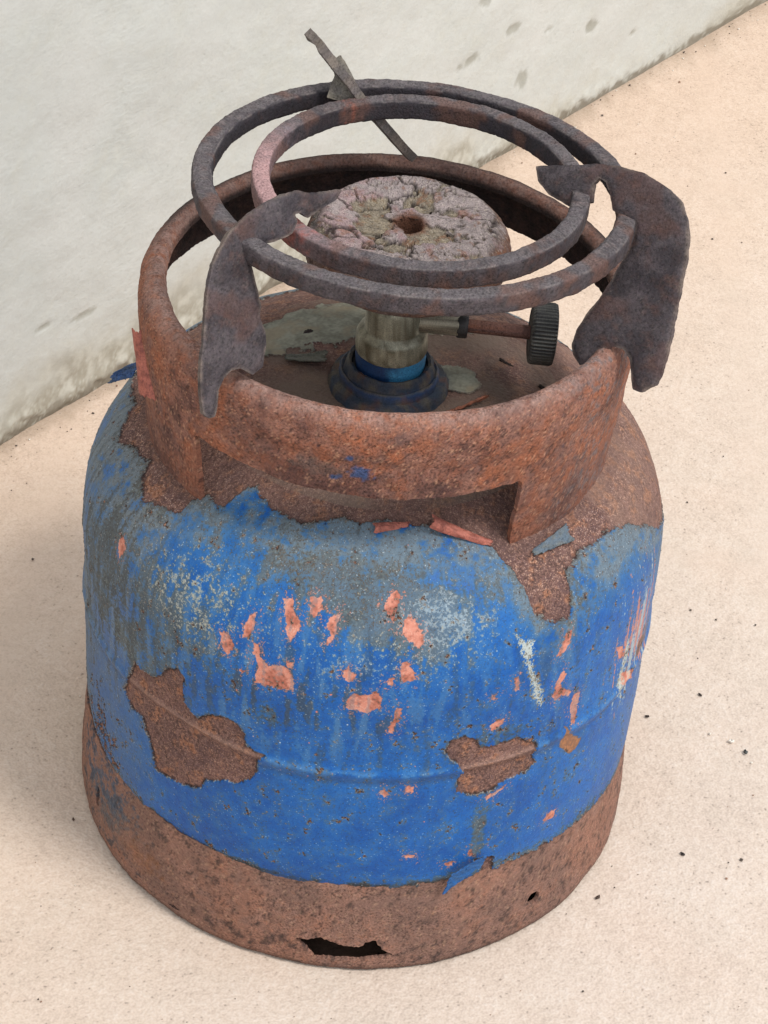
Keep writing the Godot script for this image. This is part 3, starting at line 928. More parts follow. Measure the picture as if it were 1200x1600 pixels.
func head_pos(u: float, v: float) -> Vector3:
	var q := along(head_sec, v)
	var th := (u - 0.5) * TAU
	var d := Vector3(sin(th), 0, cos(th))
	var p := d * q.x + Vector3(0, q.y, 0)
	var B := nB.get_noise_3dv(p * 1.1)
	var C := nC.get_noise_3dv(p * 0.8)
	var flat := smoothstep(0.42, 0.48, v) * smoothstep(0.985, 0.93, v)
	# crust scales: plates with broken edges stand proud of the eaten floor
	var k := crust_plate(p)
	var h := k * 0.0017 * flat - crack(Vector3(p.x, 0, p.z)) * 0.0016 * flat + B * 0.0006 + C * 0.0003
	return p + (Vector3(0, 1, 0) * flat + d * (1.0 - flat)) * h

func crust_plate(p: Vector3) -> float:
	var r := Vector2(p.x, p.z).length()
	var f := nA.get_noise_3d(p.x * 2.0, 7.0, p.z * 2.0) * 1.2 + nB.get_noise_3d(p.x, 2.0, p.z) * 0.30 + smoothstep(0.022, 0.036, r) * 0.65 - 0.20
	var right := smoothstep(-0.01, 0.02, p.x) * 0.16
	return smoothstep(0.0, 0.05, f + right) * (1.0 - 0.85 * smoothstep(0.035, 0.012, absf(nB.get_noise_3d(p.x * 0.55, 9.0, p.z * 0.55) - 0.08)))

func crack(p: Vector3) -> float:      # 1 along the broken edges of the scale
	var r := Vector2(p.x, p.z).length()
	var n := nA.get_noise_3d(p.x * 0.95 + nB.get_noise_3d(p.x, 1.0, p.z) * 0.003, 21.0, p.z * 0.95)
	return smoothstep(0.045, 0.010, absf(n)) * smoothstep(0.010, 0.016, r) * smoothstep(0.044, 0.039, r)

func head_keep(u: float, v: float) -> float:
	var az := (u - 0.5) * 360.0
	if v < 0.16 or v > 0.36: return 0.01
	var q := along(head_sec, v)
	# two rows of small flame holes round the side
	var y := q.y
	var k := 1.0
	for row in 2:
		var a := fposmod(az + row * 3.0, 6.0) - 3.0
		var dx := deg_to_rad(a) * 0.047
		var dy := y - (0.3375 + row * 0.0035)
		k = minf(k, sqrt(dx * dx + dy * dy) - 0.00062)
	return k

func head_col(_u: float, v: float, p: Vector3) -> Color:
	var A := nA.get_noise_3dv(p * 2.6)
	var B := nB.get_noise_3dv(p * 1.3)
	var C := nC.get_noise_3dv(p)
	var r := Vector2(p.x, p.z).length()
	var q := Vector3(p.x, 0, p.z)
	var k := crust_plate(q)
	var floor_c := lin(160, 148, 130).lerp(lin(112, 104, 96), clampf(0.5 + B + C * 0.6, 0, 1)).lerp(lin(160, 140, 110), smoothstep(0.2, 0.5, C + A * 0.4) * 0.6)
	var plate_c := lin(178, 164, 162).lerp(lin(138, 128, 128), clampf(0.5 + A * 0.9 + B * 0.6, 0, 1))
	plate_c = plate_c.lerp(lin(184, 152, 154), smoothstep(0.10, 0.5, A + smoothstep(-0.01, -0.035, p.x) * 0.5) * 0.55)
	var c := floor_c.lerp(plate_c, k)
	c = c.lerp(lin(96, 90, 88), smoothstep(0.037, 0.044, r) * clampf(0.75 + B, 0, 1))
	c = c.lerp(lin(150, 104, 76), smoothstep(0.2, 0.55, B + A * 0.6 + C * 0.3) * 0.5)
	c = c.lerp(lin(50, 44, 42), smoothstep(0.35, 0.0, absf(k - 0.35)) * 0.85)
	c = c.lerp(lin(44, 36, 34), crack(q) * 0.9)
	c = c.lerp(lin(134, 88, 66), smoothstep(0.040, 0.046, r) * smoothstep(0.0, 0.03, p.x) * clampf(0.6 + B, 0, 1) * 0.7)
	var D := nD.get_noise_3dv(p)
	c = c.lerp(lin(206, 196, 180), smoothstep(0.4, 0.6, D * 0.8 + C * 0.3) * 0.5)
	c = c.lerp(lin(60, 52, 48), smoothstep(0.35, 0.6, -D * 0.8 + C * 0.3) * 0.6)
	c = c.lerp(lin(34, 26, 24), smoothstep(0.0080, 0.0058, r) * 0.9)
	c = c.lerp(lin(118, 78, 60), smoothstep(0.011, 0.006, r) * 0.7)
	if v < 0.40: c = c.lerp(lin(120, 88, 76), 0.5)
	return c

# ---------------------------------------------------------------- peeling film, grit
var fl := {}

func flake_pos(u: float, v: float) -> Vector3:
	# a strip rolled up along its width: fl.rad curl radius, fl.turn how far it rolls, tapered at one end
	var wdt: float = lerpf(fl.w0, fl.w1, v)
	var a: float = (u - 0.5) * fl.turn * (0.7 + 0.3 * v)
	var r: float = wdt / fl.turn
	var x: float = sin(a) * r
	var z: float = (1.0 - cos(a)) * r * fl.side
	var p: Vector3 = fl.o + fl.ax * (x + fl.skew * v * v) + fl.ay * (v * fl.len) + fl.az * (z + fl.lift * v * v)
	return p + fl.az * (nB.get_noise_3dv(p * 3.0) * 0.0008) + fl.ay * nC.get_noise_3d(u * 0.02, v * 0.01, 1.0) * 0.0016

func flake_col(_u: float, _v: float, p: Vector3) -> Color:
	var B := nB.get_noise_3dv(p * 2.5)
	var C := nC.get_noise_3dv(p)
	return Color(fl.color).lerp(Color(fl.color2), clampf(0.3 + B * 1.2 + C * 0.6, 0, 1))

func flake(parent: Node3D, label: String, o: Vector3, ax: Vector3, ay: Vector3, length: float, w0: float, w1: float, turn: float, side: float, lift: float, skew: float, color: Color, color2: Color) -> void:
	ax = ax.normalized(); ay = ay.normalized()
	fl = {"o": o, "ax": ax, "ay": ay, "az": ax.cross(ay).normalized(), "len": length, "w0": w0, "w1": w1, "turn": turn, "side": side, "lift": lift, "skew": skew, "color": color, "color2": color2}
	var m := put("paint_flake" if label or length > 0.010 else "rust_flake", sheet(16, 20, false, false, flake_pos, flake_col, 0.0006), M.film, parent)
	if label: m.set_meta("label", label)

func stone_mesh(sd: int) -> ArrayMesh:
	var rng := RandomNumberGenerator.new()
	rng.seed = sd
	var off := Vector3(rng.randf() * 50, rng.randf() * 50, rng.randf() * 50)
	var f := func(u: float, v: float) -> Vector3:
		var th := u * TAU
		var ph := (v - 0.5) * PI
		var d := Vector3(cos(ph) * sin(th), sin(ph), cos(ph) * cos(th))
		var r := 0.5 * (1.0 + 0.9 * nA.get_noise_3dv(d * 0.05 + off) + 0.35 * nB.get_noise_3dv(d * 0.012 + off))
		return Vector3(d.x * r, d.y * r * 0.6, d.z * r * 0.8)
	return sheet(8, 5, true, false, f, func(_u, _v, _p): return Color.WHITE)

# ---------------------------------------------------------------- floor and wall
const WALL_A := Vector3(-0.2426, 0, -0.2621)
const WALL_D := Vector3(0.6078, 0, -0.7941)
const WALL_N := Vector3(0.7941, 0, 0.6078)

func concrete_tile(px: int, sd: int, base: Color, dark: Color, light: Color, speck: float, amount: float) -> Array:
	var n := FastNoiseLite.new()
	var im := []
	for k in 4:
		set_noise(n, sd + k * 7, [0.006, 0.03, 0.10, 0.26][k], [3, 3, 2, 1][k])
		im.append(n.get_seamless_image(px, px, false, false, 0.1).get_data())
	var a: PackedByteArray = im[0]
	var b: PackedByteArray = im[1]
	var c: PackedByteArray = im[2]
	var d: PackedByteArray = im[3]
	var rgbs := PackedByteArray(); rgbs.resize(px * px * 3)
	var hs := PackedByteArray(); hs.resize(px * px)
	for i in px * px:
		var x := a[i] / 255.0 - 0.5
		var y := b[i] / 255.0 - 0.5
		var z := c[i] / 255.0 - 0.5
		var w := d[i] / 255.0 - 0.5
		var t := x * 0.35 + y * 0.6 + z * 0.8 + w * 0.8
		t *= amount
		var col := base.lerp(dark, clampf(-t, 0, 1)) if t < 0 else base.lerp(light, clampf(t, 0, 1))
		var sp := smoothstep(speck, speck + 0.05, -z * 0.7 - w * 0.55 - y * 0.15)
		col = col.lerp(dark.darkened(0.30), sp * 0.5)
		rgbs[i * 3] = int(clampf(col.r, 0, 1) * 255); rgbs[i * 3 + 1] = int(clampf(col.g, 0, 1) * 255); rgbs[i * 3 + 2] = int(clampf(col.b, 0, 1) * 255)
		hs[i] = int(clampf(0.5 + y * 0.35 + z * 0.35 + w * 0.2 - sp * 0.15, 0, 1) * 255)
	return [ImageTexture.create_from_image(Image.create_from_data(px, px, false, Image.FORMAT_RGB8, rgbs)), ImageTexture.create_from_image(Image.create_from_data(px, px, false, Image.FORMAT_L8, hs))]

func floor_pos(u: float, v: float) -> Vector3:
	# dense near the cylinder, running out to 12 m
	var f := func(t: float) -> float:
		var x := (t - 0.5) * 2.0
		return x * 0.8 + signf(x) * pow(absf(x), 9.0) * 11.2
	var p := Vector3(f.call(u), 0, f.call(v))
	p.y = (nA.get_noise_3dv(p * 0.25) * 0.0012 + nB.get_noise_3dv(p * 0.3) * 0.0004) * smoothstep(0.13, 0.22, Vector2(p.x, p.z).length()) - 0.0004
	return p

func floor_col(_u: float, _v: float, p: Vector3) -> Color:
	var A := nA.get_noise_3dv(p * 0.35)
	var A2 := nA.get_noise_3dv(p * 1.1 + Vector3(4, 0, 2))
	var B := nB.get_noise_3dv(p * 0.7)
	var c := Color(1, 1, 1)
	c = c.lerp(Color(1.0, 0.92, 0.87), clampf(0.25 + A * 0.9, 0, 1) * 0.5)
	c = c.lerp(Color(0.90, 0.92, 0.92), clampf(A2 * 1.0 + B * 0.2, 0, 1) * 0.4)
	# the screed is warmer towards the wall
	var w := (p - WALL_A).dot(WALL_N)
	c = c.lerp(Color(1.0, 0.88, 0.78), smoothstep(0.40, 0.02, w + A * 0.1) * 0.6)
	c = c.lerp(Color(0.16, 0.12, 0.10), smoothstep(0.146, 0.142, Vector2(p.x, p.z).length()))   # shade under the cylinder, painted near black on the floor
	# crumbled dirt along the foot of the wall
	c = c.lerp(Color(0.52, 0.47, 0.40), smoothstep(0.016, 0.002, w + B * 0.010 + A2 * 0.008) * 0.55)
	return c

var wall_len := 7.0

func wall_pos(u: float, v: float) -> Vector3:
	var x := (u - 0.5) * 2.0
	var t := 0.30 + x * 0.62 + signf(x) * pow(absf(x), 9.0) * 3.2
	var y := v * 0.42 + pow(v, 7.0) * 1.6 - 0.004
	var q := Vector3(t, y, 0)
	var k := nA.get_noise_3dv(q * 0.35) * 0.0020 + nB.get_noise_3dv(q * 0.35) * 0.00045 + nC.get_noise_3dv(q * 0.4) * 0.00012
	# a rough bead of mortar along the foot
	var lump := maxf(0.0, nA.get_noise_3d(t * 2.2, 1.0, y) * 0.6 + nB.get_noise_3d(t, y, 3.0) * 0.7 + 0.4)
	k += (0.0035 * exp(-pow((y - 0.008) / 0.007, 2)) * lump - 0.0015 * exp(-pow((y - 0.036) / 0.014, 2)) * (0.6 + nA.get_noise_3d(t * 1.5, 5.0, 1.0))) * smoothstep(0.9, 0.3, t)
	for s in wall_spots:
		var e := pow((t - s[0]) / s[2], 2) + pow((y - s[1]) / s[3], 2)
		if e < 6.0: k -= 0.0009 * exp(-e * 1.2)
	return WALL_A + WALL_D * t + WALL_N * k + Vector3(0, y, 0)

var wall_spots := []

func wall_col(_u: float, _v: float, p: Vector3) -> Color:
	var t := (p - WALL_A).dot(WALL_D)
	var y := p.y
	var q := Vector3(t, y, 0)
	var A := nA.get_noise_3dv(q * 0.5)
	var B := nB.get_noise_3dv(q * 0.8)
	var C := nC.get_noise_3dv(q * 0.6)
	var c := Color(1, 1, 1).lerp(Color(0.93, 0.95, 0.95), clampf(0.5 + A * 0.9, 0, 1))
	c = c.lerp(Color(1.0, 0.97, 0.88), clampf(B * 0.5 + A * 0.4, 0, 1) * 0.6)
	# splash and damp low down
	var d := smoothstep(0.062, 0.0, y + A * 0.05 + B * 0.02 + smoothstep(0.2, 0.7, t) * 0.02)
	c = c.lerp(Color(0.82, 0.77, 0.67), d * 0.70)
	c = c.lerp(Color(0.54, 0.49, 0.41), smoothstep(0.10, 0.5, d * 0.5 + B * 0.7 + A * 0.3) * d * 0.8)
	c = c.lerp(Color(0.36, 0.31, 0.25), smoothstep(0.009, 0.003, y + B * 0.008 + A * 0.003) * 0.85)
	c = c.lerp(Color(0.95, 0.93, 0.86), smoothstep(0.25, 0.5, C + B * 0.5) * smoothstep(0.04, 0.01, y) * 0.5)
	for s in wall_spots:
		var e := sqrt(pow((t - s[0]) / s[2], 2) + pow((y - s[1]) / s[3], 2)) + B * 0.9 + A * 0.4
		c = c.lerp(Color(0.56, 0.54, 0.48), smoothstep(1.25, 0.55, e) * s[4])
	return c

# ---------------------------------------------------------------- build
func _ready() -> void:
	# camera
	var cam := Camera3D.new()
	cam.name = "camera"
	cam.position = Vector3(0, 0.9358, 0.9355)
	cam.basis = Basis(Vector3.UP, deg_to_rad(-0.3833)) * Basis(Vector3.RIGHT, deg_to_rad(-38.8849)) * Basis(Vector3.BACK, deg_to_rad(4.8286))
	cam.fov = rad_to_deg(2 * atan(800.0 / 3676.73))
	cam.near = 0.05
	cam.far = 200.0
	add_child(cam)
	cam.current = true
	# overcast sky
	var sky := ProceduralSkyMaterial.new()
	sky.sky_top_color = Color(0.86, 0.89, 0.93)
	sky.sky_horizon_color = Color(0.93, 0.93, 0.92)
	sky.sky_curve = 0.3
	sky.ground_bottom_color = Color(0.55, 0.50, 0.45)
	sky.ground_horizon_color = Color(0.75, 0.73, 0.70)
	var env := Environment.new()
	env.background_mode = Environment.BG_SKY
	env.sky = Sky.new()
	env.sky.sky_material = sky
	env.tonemap_mode = Environment.TONE_MAPPER_LINEAR
	env.tonemap_exposure = 1.57
	env.sdfgi_enabled = true
	env.ssao_enabled = true
	env.ssil_enabled = true
	var we := WorldEnvironment.new()
	we.name = "environment"
	we.environment = env
	add_child(we)
	var sun := DirectionalLight3D.new()
	sun.name = "sun"
	sun.light_energy = 0.5
	sun.light_angular_distance = 14.0
	sun.light_color = Color(1.0, 0.98, 0.95)
	sun.shadow_enabled = true
	add_child(sun)
	sun.look_at_from_position(Vector3(0.75, 1.5, 0.45), Vector3.ZERO)

	set_noise(nA, 3, 22.0, 3)
	set_noise(nB, 17, 95.0, 3)
	set_noise(nC, 29, 420.0, 2)
	set_noise(nD, 41, 1300.0, 1)
	set_noise(nS, 53, 150.0, 2)
	nE.seed = 61; nE.noise_type = FastNoiseLite.TYPE_CELLULAR; nE.frequency = 90.0
	nE.cellular_return_type = FastNoiseLite.RETURN_DISTANCE; nE.fractal_type = FastNoiseLite.FRACTAL_NONE
	make_materials()

	# the setting
	var fm := std("screed", 0.93, 0.0, 0.3)
	var ft := concrete_tile(1024, 101, c8(201, 185, 171), c8(175, 160, 148), c8(214, 203, 193), 0.38, 0.95)
	fm.albedo_texture = ft[0]; fm.heightmap_enabled = true; fm.heightmap_texture = ft[1]; fm.heightmap_scale = 0.09
	tri(fm, 2.2)
	var fo := put("floor", sheet(340, 340, false, false, floor_pos, floor_col, 0.0, no_cut, true), fm, self)
	fo.set_meta("kind", "structure")
	wall_spots = [[0.525, 0.111, 0.008, 0.004, 0.7], [0.475, 0.102, 0.012, 0.005, 0.75], [0.635, 0.074, 0.007, 0.006, 0.8], [0.545, 0.060, 0.008, 0.008, 0.7], [0.488, 0.147, 0.009, 0.005, 0.6], [0.699, 0.045, 0.004, 0.003, 0.8], [0.042, 0.072, 0.007, 0.002, 0.7], [0.076, 0.064, 0.010, 0.002, 0.6], [0.575, 0.092, 0.006, 0.002, 0.5]]
	var wm := std("plaster", 0.95, 0.0, 0.3)
	var wt := concrete_tile(1024, 211, c8(196, 196, 191), c8(180, 180, 174), c8(204, 204, 200), 0.46, 0.7)
	wm.albedo_texture = wt[0]; wm.heightmap_enabled = true; wm.heightmap_texture = wt[1]; wm.heightmap_scale = 0.06
	tri(wm, 1.9)
	thick_dir = WALL_N
	var wa := put("wall", sheet(760, 240, false, false, wall_pos, wall_col, 0.12, no_cut, true), wm, self)
	thick_dir = Vector3.ZERO
	tag(wa, "off-white rough plastered wall with stained foot behind the gas cylinder", "wall")

	# the cylinder
	var cyl := thing("gas_cylinder", "rusty blue camping gas cylinder with flaking paint and rusted collar", "gas cylinder")
	make_body(cyl)
	foot_sec = poly([[0.1440, 0.0012], [0.1468, 0.0004], [0.1486, 0.0020], [0.1492, 0.008], [0.1489, 0.020], [0.1482, 0.034], [0.1472, 0.048], [0.1462, 0.0585], [0.1452, 0.066]])
	var hole1 := poly([[-9.4, 22.2], [-7.5, 20.5], [-6.0, 20.2], [-3.4, 23.4], [0, 20.5], [1.7, 19.0], [4.2, 18.8], [6.0, 22.5], [7.2, 23.4], [9.0, 16], [11.6, 12.0], [9.4, 10.2], [1.9, 8.8], [-4.3, 7.6], [-6.4, 14.6], [-7.8, 19.2]], 2.604)
	var ring := []
	for k in 12: ring.append([41.6 + 1.55 * sin(k * TAU / 12), 24.0 + 4.4 * cos(k * TAU / 12)])
	foot_holes = [[2.0, hole1, 1.0], [41.4 * 2.604, poly(ring, 2.604), 0.35], [-63.4 * 2.604, poly([[-64.3, 20], [-63.6, 34], [-62.2, 33], [-62.4, 21]], 2.604), 0.6], [-34 * 2.604, poly([[-37, 6.5], [-35.5, 8.2], [-33.5, 7.2], [-34.5, 5.6]], 2.604), 0.4]]
	put("foot_ring", sheet(860, 70, true, false, foot_pos, foot_col, 0.0024, foot_keep, true), M.rust, cyl)
	col_sec = collar_section()
	put("collar", sheet(860, 124, true, false, collar_pos, collar_col, 0.0026, collar_keep, true), M.rust, cyl)
	# valve boss on the crown of the body
	var dull := func(p: Vector3) -> Color: return lin(52, 64, 84).lerp(lin(96, 90, 82), clampf(0.45 + nB.get_noise_3dv(p * 1.2) * 1.8, 0, 1)).lerp(lin(30, 62, 108), (smoothstep(0.267, 0.268, p.y) - smoothstep(0.2705, 0.2715, p.y)) * 0.8).lerp(lin(104, 72, 58), smoothstep(0.15, 0.4, nB.get_noise_3dv(p * 0.8 + Vector3(3, 1, 2))) * 0.7)
	put("valve_boss", lathe(poly([[0.0300, 0.2600], [0.0294, 0.2640], [0.0280, 0.2662], [0.0256, 0.2668], [0.0246, 0.2672], [0.0243, 0.2705], [0.0232, 0.2716], [0.0222, 0.2712], [0.0216, 0.2728], [0.0212, 0.2752], [0.0200, 0.2768], [0.0186, 0.2764], [0.0180, 0.2735], [0.0150, 0.2730]]), 120, Transform3D(Basis(), Vector3(0.003, 0, 0)), dull, 0.0008), M.film, cyl)
	var blue_c := func(p: Vector3) -> Color: return lin(24, 62, 112).lerp(lin(70, 150, 200), smoothstep(0.1, 0.4, sin(atan2(p.x - 0.003, p.z) + 0.2) + nB.get_noise_3dv(p) * 0.6))
	put("blue_seal", lathe(poly([[0.0150, 0.2735], [0.0168, 0.2740], [0.0172, 0.2800], [0.0160, 0.2830], [0.0120, 0.2832]]), 80, Transform3D(Basis(), Vector3(0.003, 0, 0)), blue_c, 0.0003), M.film, cyl)

	# burner screwed into the valve
	var bu := thing("gas_burner", "corroded gas burner with crusted disc and black knob inside the collar", "gas burner")
	var brass := func(p: Vector3) -> Color: return lin(192, 190, 168).lerp(lin(122, 116, 96), clampf(0.55 + nB.get_noise_3dv(p * 1.6) * 1.2 + nC.get_noise_3dv(p) * 0.6, 0, 1))
	var steel := func(p: Vector3) -> Color: return lin(190, 182, 160).lerp(lin(104, 94, 80), clampf(0.5 + nB.get_noise_3dv(p * 2.0) * 1.5 + nC.get_noise_3dv(p) * 0.7, 0, 1))
	var ax := Vector3(0.003, 0, 0)
	put("brass_fitting", lathe(poly([[0.0, 0.2815], [0.0150, 0.2818], [0.0172, 0.2835], [0.0176, 0.2860], [0.0172, 0.2925], [0.0162, 0.2945], [0.0142, 0.2958], [0.0136, 0.2972], [0.0134, 0.3080], [0.0120, 0.3105], [0.0100, 0.3140], [0.0, 0.3142]]), 72, Transform3D(Basis(), ax), brass, 0.0003), M.brass, bu)
	var rc := func(p: Vector3) -> Color: return rust_mix(p * 1.4, 0.0, 0.15)
	put("mixing_tube", lathe(poly([[0.0092, 0.3135], [0.0092, 0.3240], [0.0140, 0.3275], [0.0220, 0.3300]]), 48, Transform3D(Basis(), Vector3(0.0045, 0, 0)), rc, 0.0006), M.rust, bu)
	head_sec = poly([[0.0160, 0.3290], [0.0360, 0.3300], [0.0440, 0.3315], [0.0470, 0.3340], [0.0480, 0.3380], [0.0482, 0.3425], [0.0474, 0.3470], [0.0448, 0.3512], [0.0398, 0.3540], [0.0330, 0.3538], [0.0260, 0.3528], [0.0180, 0.3520], [0.0110, 0.3524], [0.0072, 0.3526], [0.0058, 0.3500], [0.0054, 0.3380], [0.0050, 0.3320], [0.0, 0.3318]])
	var hd := put("burner_head", sheet(560, 150, true, false, head_pos, head_col, 0.0018, head_keep, true), M.crust, bu)
	hd.position = Vector3(0.0068, 0.001, 0.001)
	var along_x := Basis(Vector3.BACK, -PI / 2)      # turns a turned part's axis to +x
	var tilt := Basis(Vector3.BACK, deg_to_rad(-1.5))
	var stem_at := Transform3D(tilt * along_x, Vector3(0.008, 0.3005, 0.0))
	put("stem_housing", lathe(poly([[0.0, 0.0], [0.0052, 0.0], [0.0054, 0.0015], [0.0054, 0.0265], [0.0048, 0.0272], [0.0, 0.0272]]), 40, stem_at, steel, 0.0002), M.steel, bu)
	var black := func(p: Vector3) -> Color: return lin(44, 43, 46).lerp(lin(70, 68, 68), clampf(0.3 + nB.get_noise_3dv(p * 2.0) * 1.2, 0, 1))
	put("packing_nut", lathe(poly([[0.0, 0.0255], [0.0058, 0.0257], [0.0062, 0.0265], [0.0062, 0.0300], [0.0058, 0.0308], [0.0, 0.0309]]), 6, stem_at, black), M.plastic, bu)
	put("valve_stem", lathe(poly([[0.0, 0.0300], [0.0033, 0.0302], [0.0033, 0.0640], [0.0, 0.0641]]), 32, stem_at, func(p: Vector3) -> Color: return rust_mix(p * 2.0, 0.0, 0.35), 0.0003), M.rust, bu)
	make_knob(bu, stem_at * Transform3D(Basis(), Vector3(0, 0.0605, 0)))

	# pot stand hooked over the collar
	var ps := thing("pot_stand", "sooty iron pot stand of two rings and hooked legs over the collar", "pot stand")
	bar = {"c": Vector3(0.0080, 0.3720, -0.0015), "r": 0.0986, "a": 0.0049, "b": 0.0052, "sq": 4.2, "tx": -0.0188, "tz": 0.0483, "warm": 0.0, "pink": false}
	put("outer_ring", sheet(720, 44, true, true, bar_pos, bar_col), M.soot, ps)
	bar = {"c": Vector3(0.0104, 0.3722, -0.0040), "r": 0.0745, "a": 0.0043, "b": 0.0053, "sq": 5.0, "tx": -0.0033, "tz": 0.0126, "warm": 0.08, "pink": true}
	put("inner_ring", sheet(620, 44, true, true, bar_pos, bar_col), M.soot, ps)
	plate("leg", ps, Vector3(-0.0688, 0.372, 0.0602), Vector3(0.511, 0.475, 0.7164), [[58.7, 11.8], [45.6, 13.5], [39.3, 15.0], [35.3, 17.0], [26.5, 17.1], [17.2, 15.1], [7.8, 12.1], [-1.9, 7.8], [-8.9, 1.4], [-13.5, -4.1], [-18.5, -15.3], [-23.6, -29.4], [-29.0, -44.4], [-32.4, -58.1], [-32.7, -65.8], [-30.2, -68.5], [-27.3, -68.7], [-25.5, -65.0], [-23.1, -57.8], [-19.2, -53.0], [-15.0, -51.2], [-10.7, -51.3], [-7.5, -53.9], [-4.7, -56.1], [1.2, -54.3], [4.6, -44.9], [5.2, -38.2], [4.0, -32.0], [5.6, -27.5], [5.4, -19.7], [4.8, -8.8], [8.8, -1.2], [17.4, -1.9], [24.1, -1.6], [28.2, -0.7], [32.1, 3.7], [31.3, 7.3], [34.5, 7.0], [37.7, 3.8], [46.1, 6.1], [54.4, 8.0]], 0.003, 0.02, 0.06, 0.35, -0.006, Vector3(0.75, -0.66, 0.014), 0.013)
	plate("leg", ps, Vector3(0.1051, 0.372, 0.0152), Vector3(-0.4998, 0.5004, 0.7069), [[-53.9, 7.7], [-38.9, 14.1], [-25.3, 20.0], [-14.9, 23.1], [-1.2, 24.8], [12.5, 23.0], [21.3, 19.4], [27.8, 11.7], [32.5, 2.1], [35.1, -7.2], [37.7, -20.4], [40.4, -32.2], [43.0, -44.2], [44.7, -53.9], [44.0, -60.1], [39.4, -65.7], [34.6, -66.3], [31.4, -61.0], [27.5, -54.2], [22.7, -51.6], [17.3, -52.6], [11.9, -56.9], [8.1, -64.6], [4.9, -67.3], [-0.3, -64.2], [-3.0, -60.0], [-3.1, -53.4], [-1.2, -44.6], [1.9, -35.3], [3.8, -26.6], [4.4, -18.5], [5.7, -8.8], [6.0, -4.8], [4.2, 2.3], [0.6, 2.2], [-4.1, 2.9], [-8.8, 3.6], [-13.1, 9.8], [-17.3, 14.0], [-21.3, 14.7], [-22.9, 11.2], [-20.6, 2.9], [-30.2, -2.9], [-42.1, -1.6], [-49.8, 2.0]], 0.0032, 0.03, 0.0, 0.5, -0.004, Vector3(-0.75, -0.66, 0.020))
	# the rear leg stands edge-on to the path
	var tip := Vector3(-0.0495, 0.390, -0.108)
	var low := Vector3(0.0100, 0.322, -0.1065)
	var cross := Vector3(-0.0275, 0.372, -0.0935)
	var rn := Vector3(0.81, 0.36, -0.46)
	rn = (low - tip).cross(Vector3(-0.02, 0.62, 1.02)).normalized()
	var rx := Vector3.UP.cross(rn).normalized()
	var ry := rn.cross(rx)
	var back := []
	for q in [[-34, 9], [-35, -7], [-26, -9], [-10, -10], [0, -7], [6, -2], [14, 0], [30, 2], [46, 0], [51, -3], [52, -9], [46, -16], [30, -26], [10, -30], [-10, -26], [-24, -16]]:
		var v: Vector3 = (low - tip).normalized() * q[0] - Vector3(-0.017, 0.52, 0.855) * (-float(q[1]) - 6.0) * -1.0
		back.append([v.dot(rx), v.dot(ry)])
	plate("leg", ps, cross, rn, back, 0.0042, 0.10, 0.62, 0.25)
	var toc := Vector3(0.03, 0.56, 1.03).normalized()
	var br := plate("leg_bracket", ps, Vector3(-0.0275, 0.3755, -0.0880) + toc * 0.007, toc, [[-8.5, 11.5], [-5.5, 14.0], [-2.0, 10.0], [0.5, 6.0], [2.5, 2.5], [4.5, -3.5], [9, -5.5], [8, -8.5], [2.5, -7.2], [-1.5, -8.6], [-10.5, -6.6], [-9.3, -1], [-7.6, 4], [-8.2, 8]], 0.005, 0.0, 1.0, 0.4)
	br.set_meta("label", "pale ash-grey bracket where the rear leg meets the rings")
	make_flakes(cyl)
	make_crumbs(cyl)
	make_debris()

func make_knob(parent: Node3D, xf: Transform3D) -> void:
	var teeth := 50
	var vs := PackedVector3Array()
	var ns := PackedVector3Array()
	var cs := PackedColorArray()
	var ix := PackedInt32Array()
	var prof := [[0.0118, 0.0], [0.0144, 0.0006], [0.0152, 0.0018], [0.0152, 0.0108], [0.0146, 0.0122], [0.0118, 0.0128]]
	var seg := teeth * 6
	for k in prof.size() - 1:
		var at := vs.size()
		var t := Vector2(prof[k + 1][0] - prof[k][0], prof[k + 1][1] - prof[k][1]).normalized()
		for i in seg + 1:
			var th := TAU * i / seg
			var ph := fposmod(float(i) / 6.0, 1.0)
			var cutd := 0.0009 * smoothstep(0.16, 0.34, absf(ph - 0.5)) if true else 0.0
			for q in 2:
				var r: float = prof[k + q][0]
				if r > 0.0125: r -= cutd
				var d := Vector3(sin(th), 0, cos(th))
				var p := xf * (d * r + Vector3(0, prof[k + q][1], 0))
				vs.append(p)
				var slope := 0.0
				if absf(absf(ph - 0.5) - 0.25) < 0.12: slope = signf(ph - 0.5) * 0.8
				var tang := Vector3(cos(th), 0, -sin(th))
				ns.append((xf.basis * (d * t.y - Vector3(0, t.x, 0) + tang * slope * absf(t.y))).normalized())
				var w := nB.get_noise_3dv(p * 1.5) * 0.6 + nC.get_noise_3dv(p) * 0.3
				var top := smoothstep(0.2, 0.0, cutd / 0.0009)
				cs.append(lin(50, 49, 50).lerp(lin(132, 130, 122), clampf(0.12 + w + top * 0.32, 0, 0.85)))
			if i > 0:
				var z := at + i * 2
				ix.append_array(PackedInt32Array([z - 2, z - 1, z, z, z - 1, z + 1]))
	for e in 2:
		var at := vs.size()
		var y := 0.0003 if e == 0 else 0.0126
		var nn := xf.basis * Vector3(0, -1 if e == 0 else 1, 0)
		vs.append(xf * Vector3(0, y, 0)); ns.append(nn); cs.append(lin(48, 47, 48))
		for i in 49:
			var th := TAU * i / 48
			vs.append(xf * Vector3(sin(th) * 0.0119, y, cos(th) * 0.0119)); ns.append(nn); cs.append(lin(48, 47, 48))
			if i > 0: ix.append_array(PackedInt32Array([at, at + i, at + i + 1]))
	put("control_knob", arrays_mesh(vs, ns, PackedVector2Array(), cs, ix), M.plastic, parent)

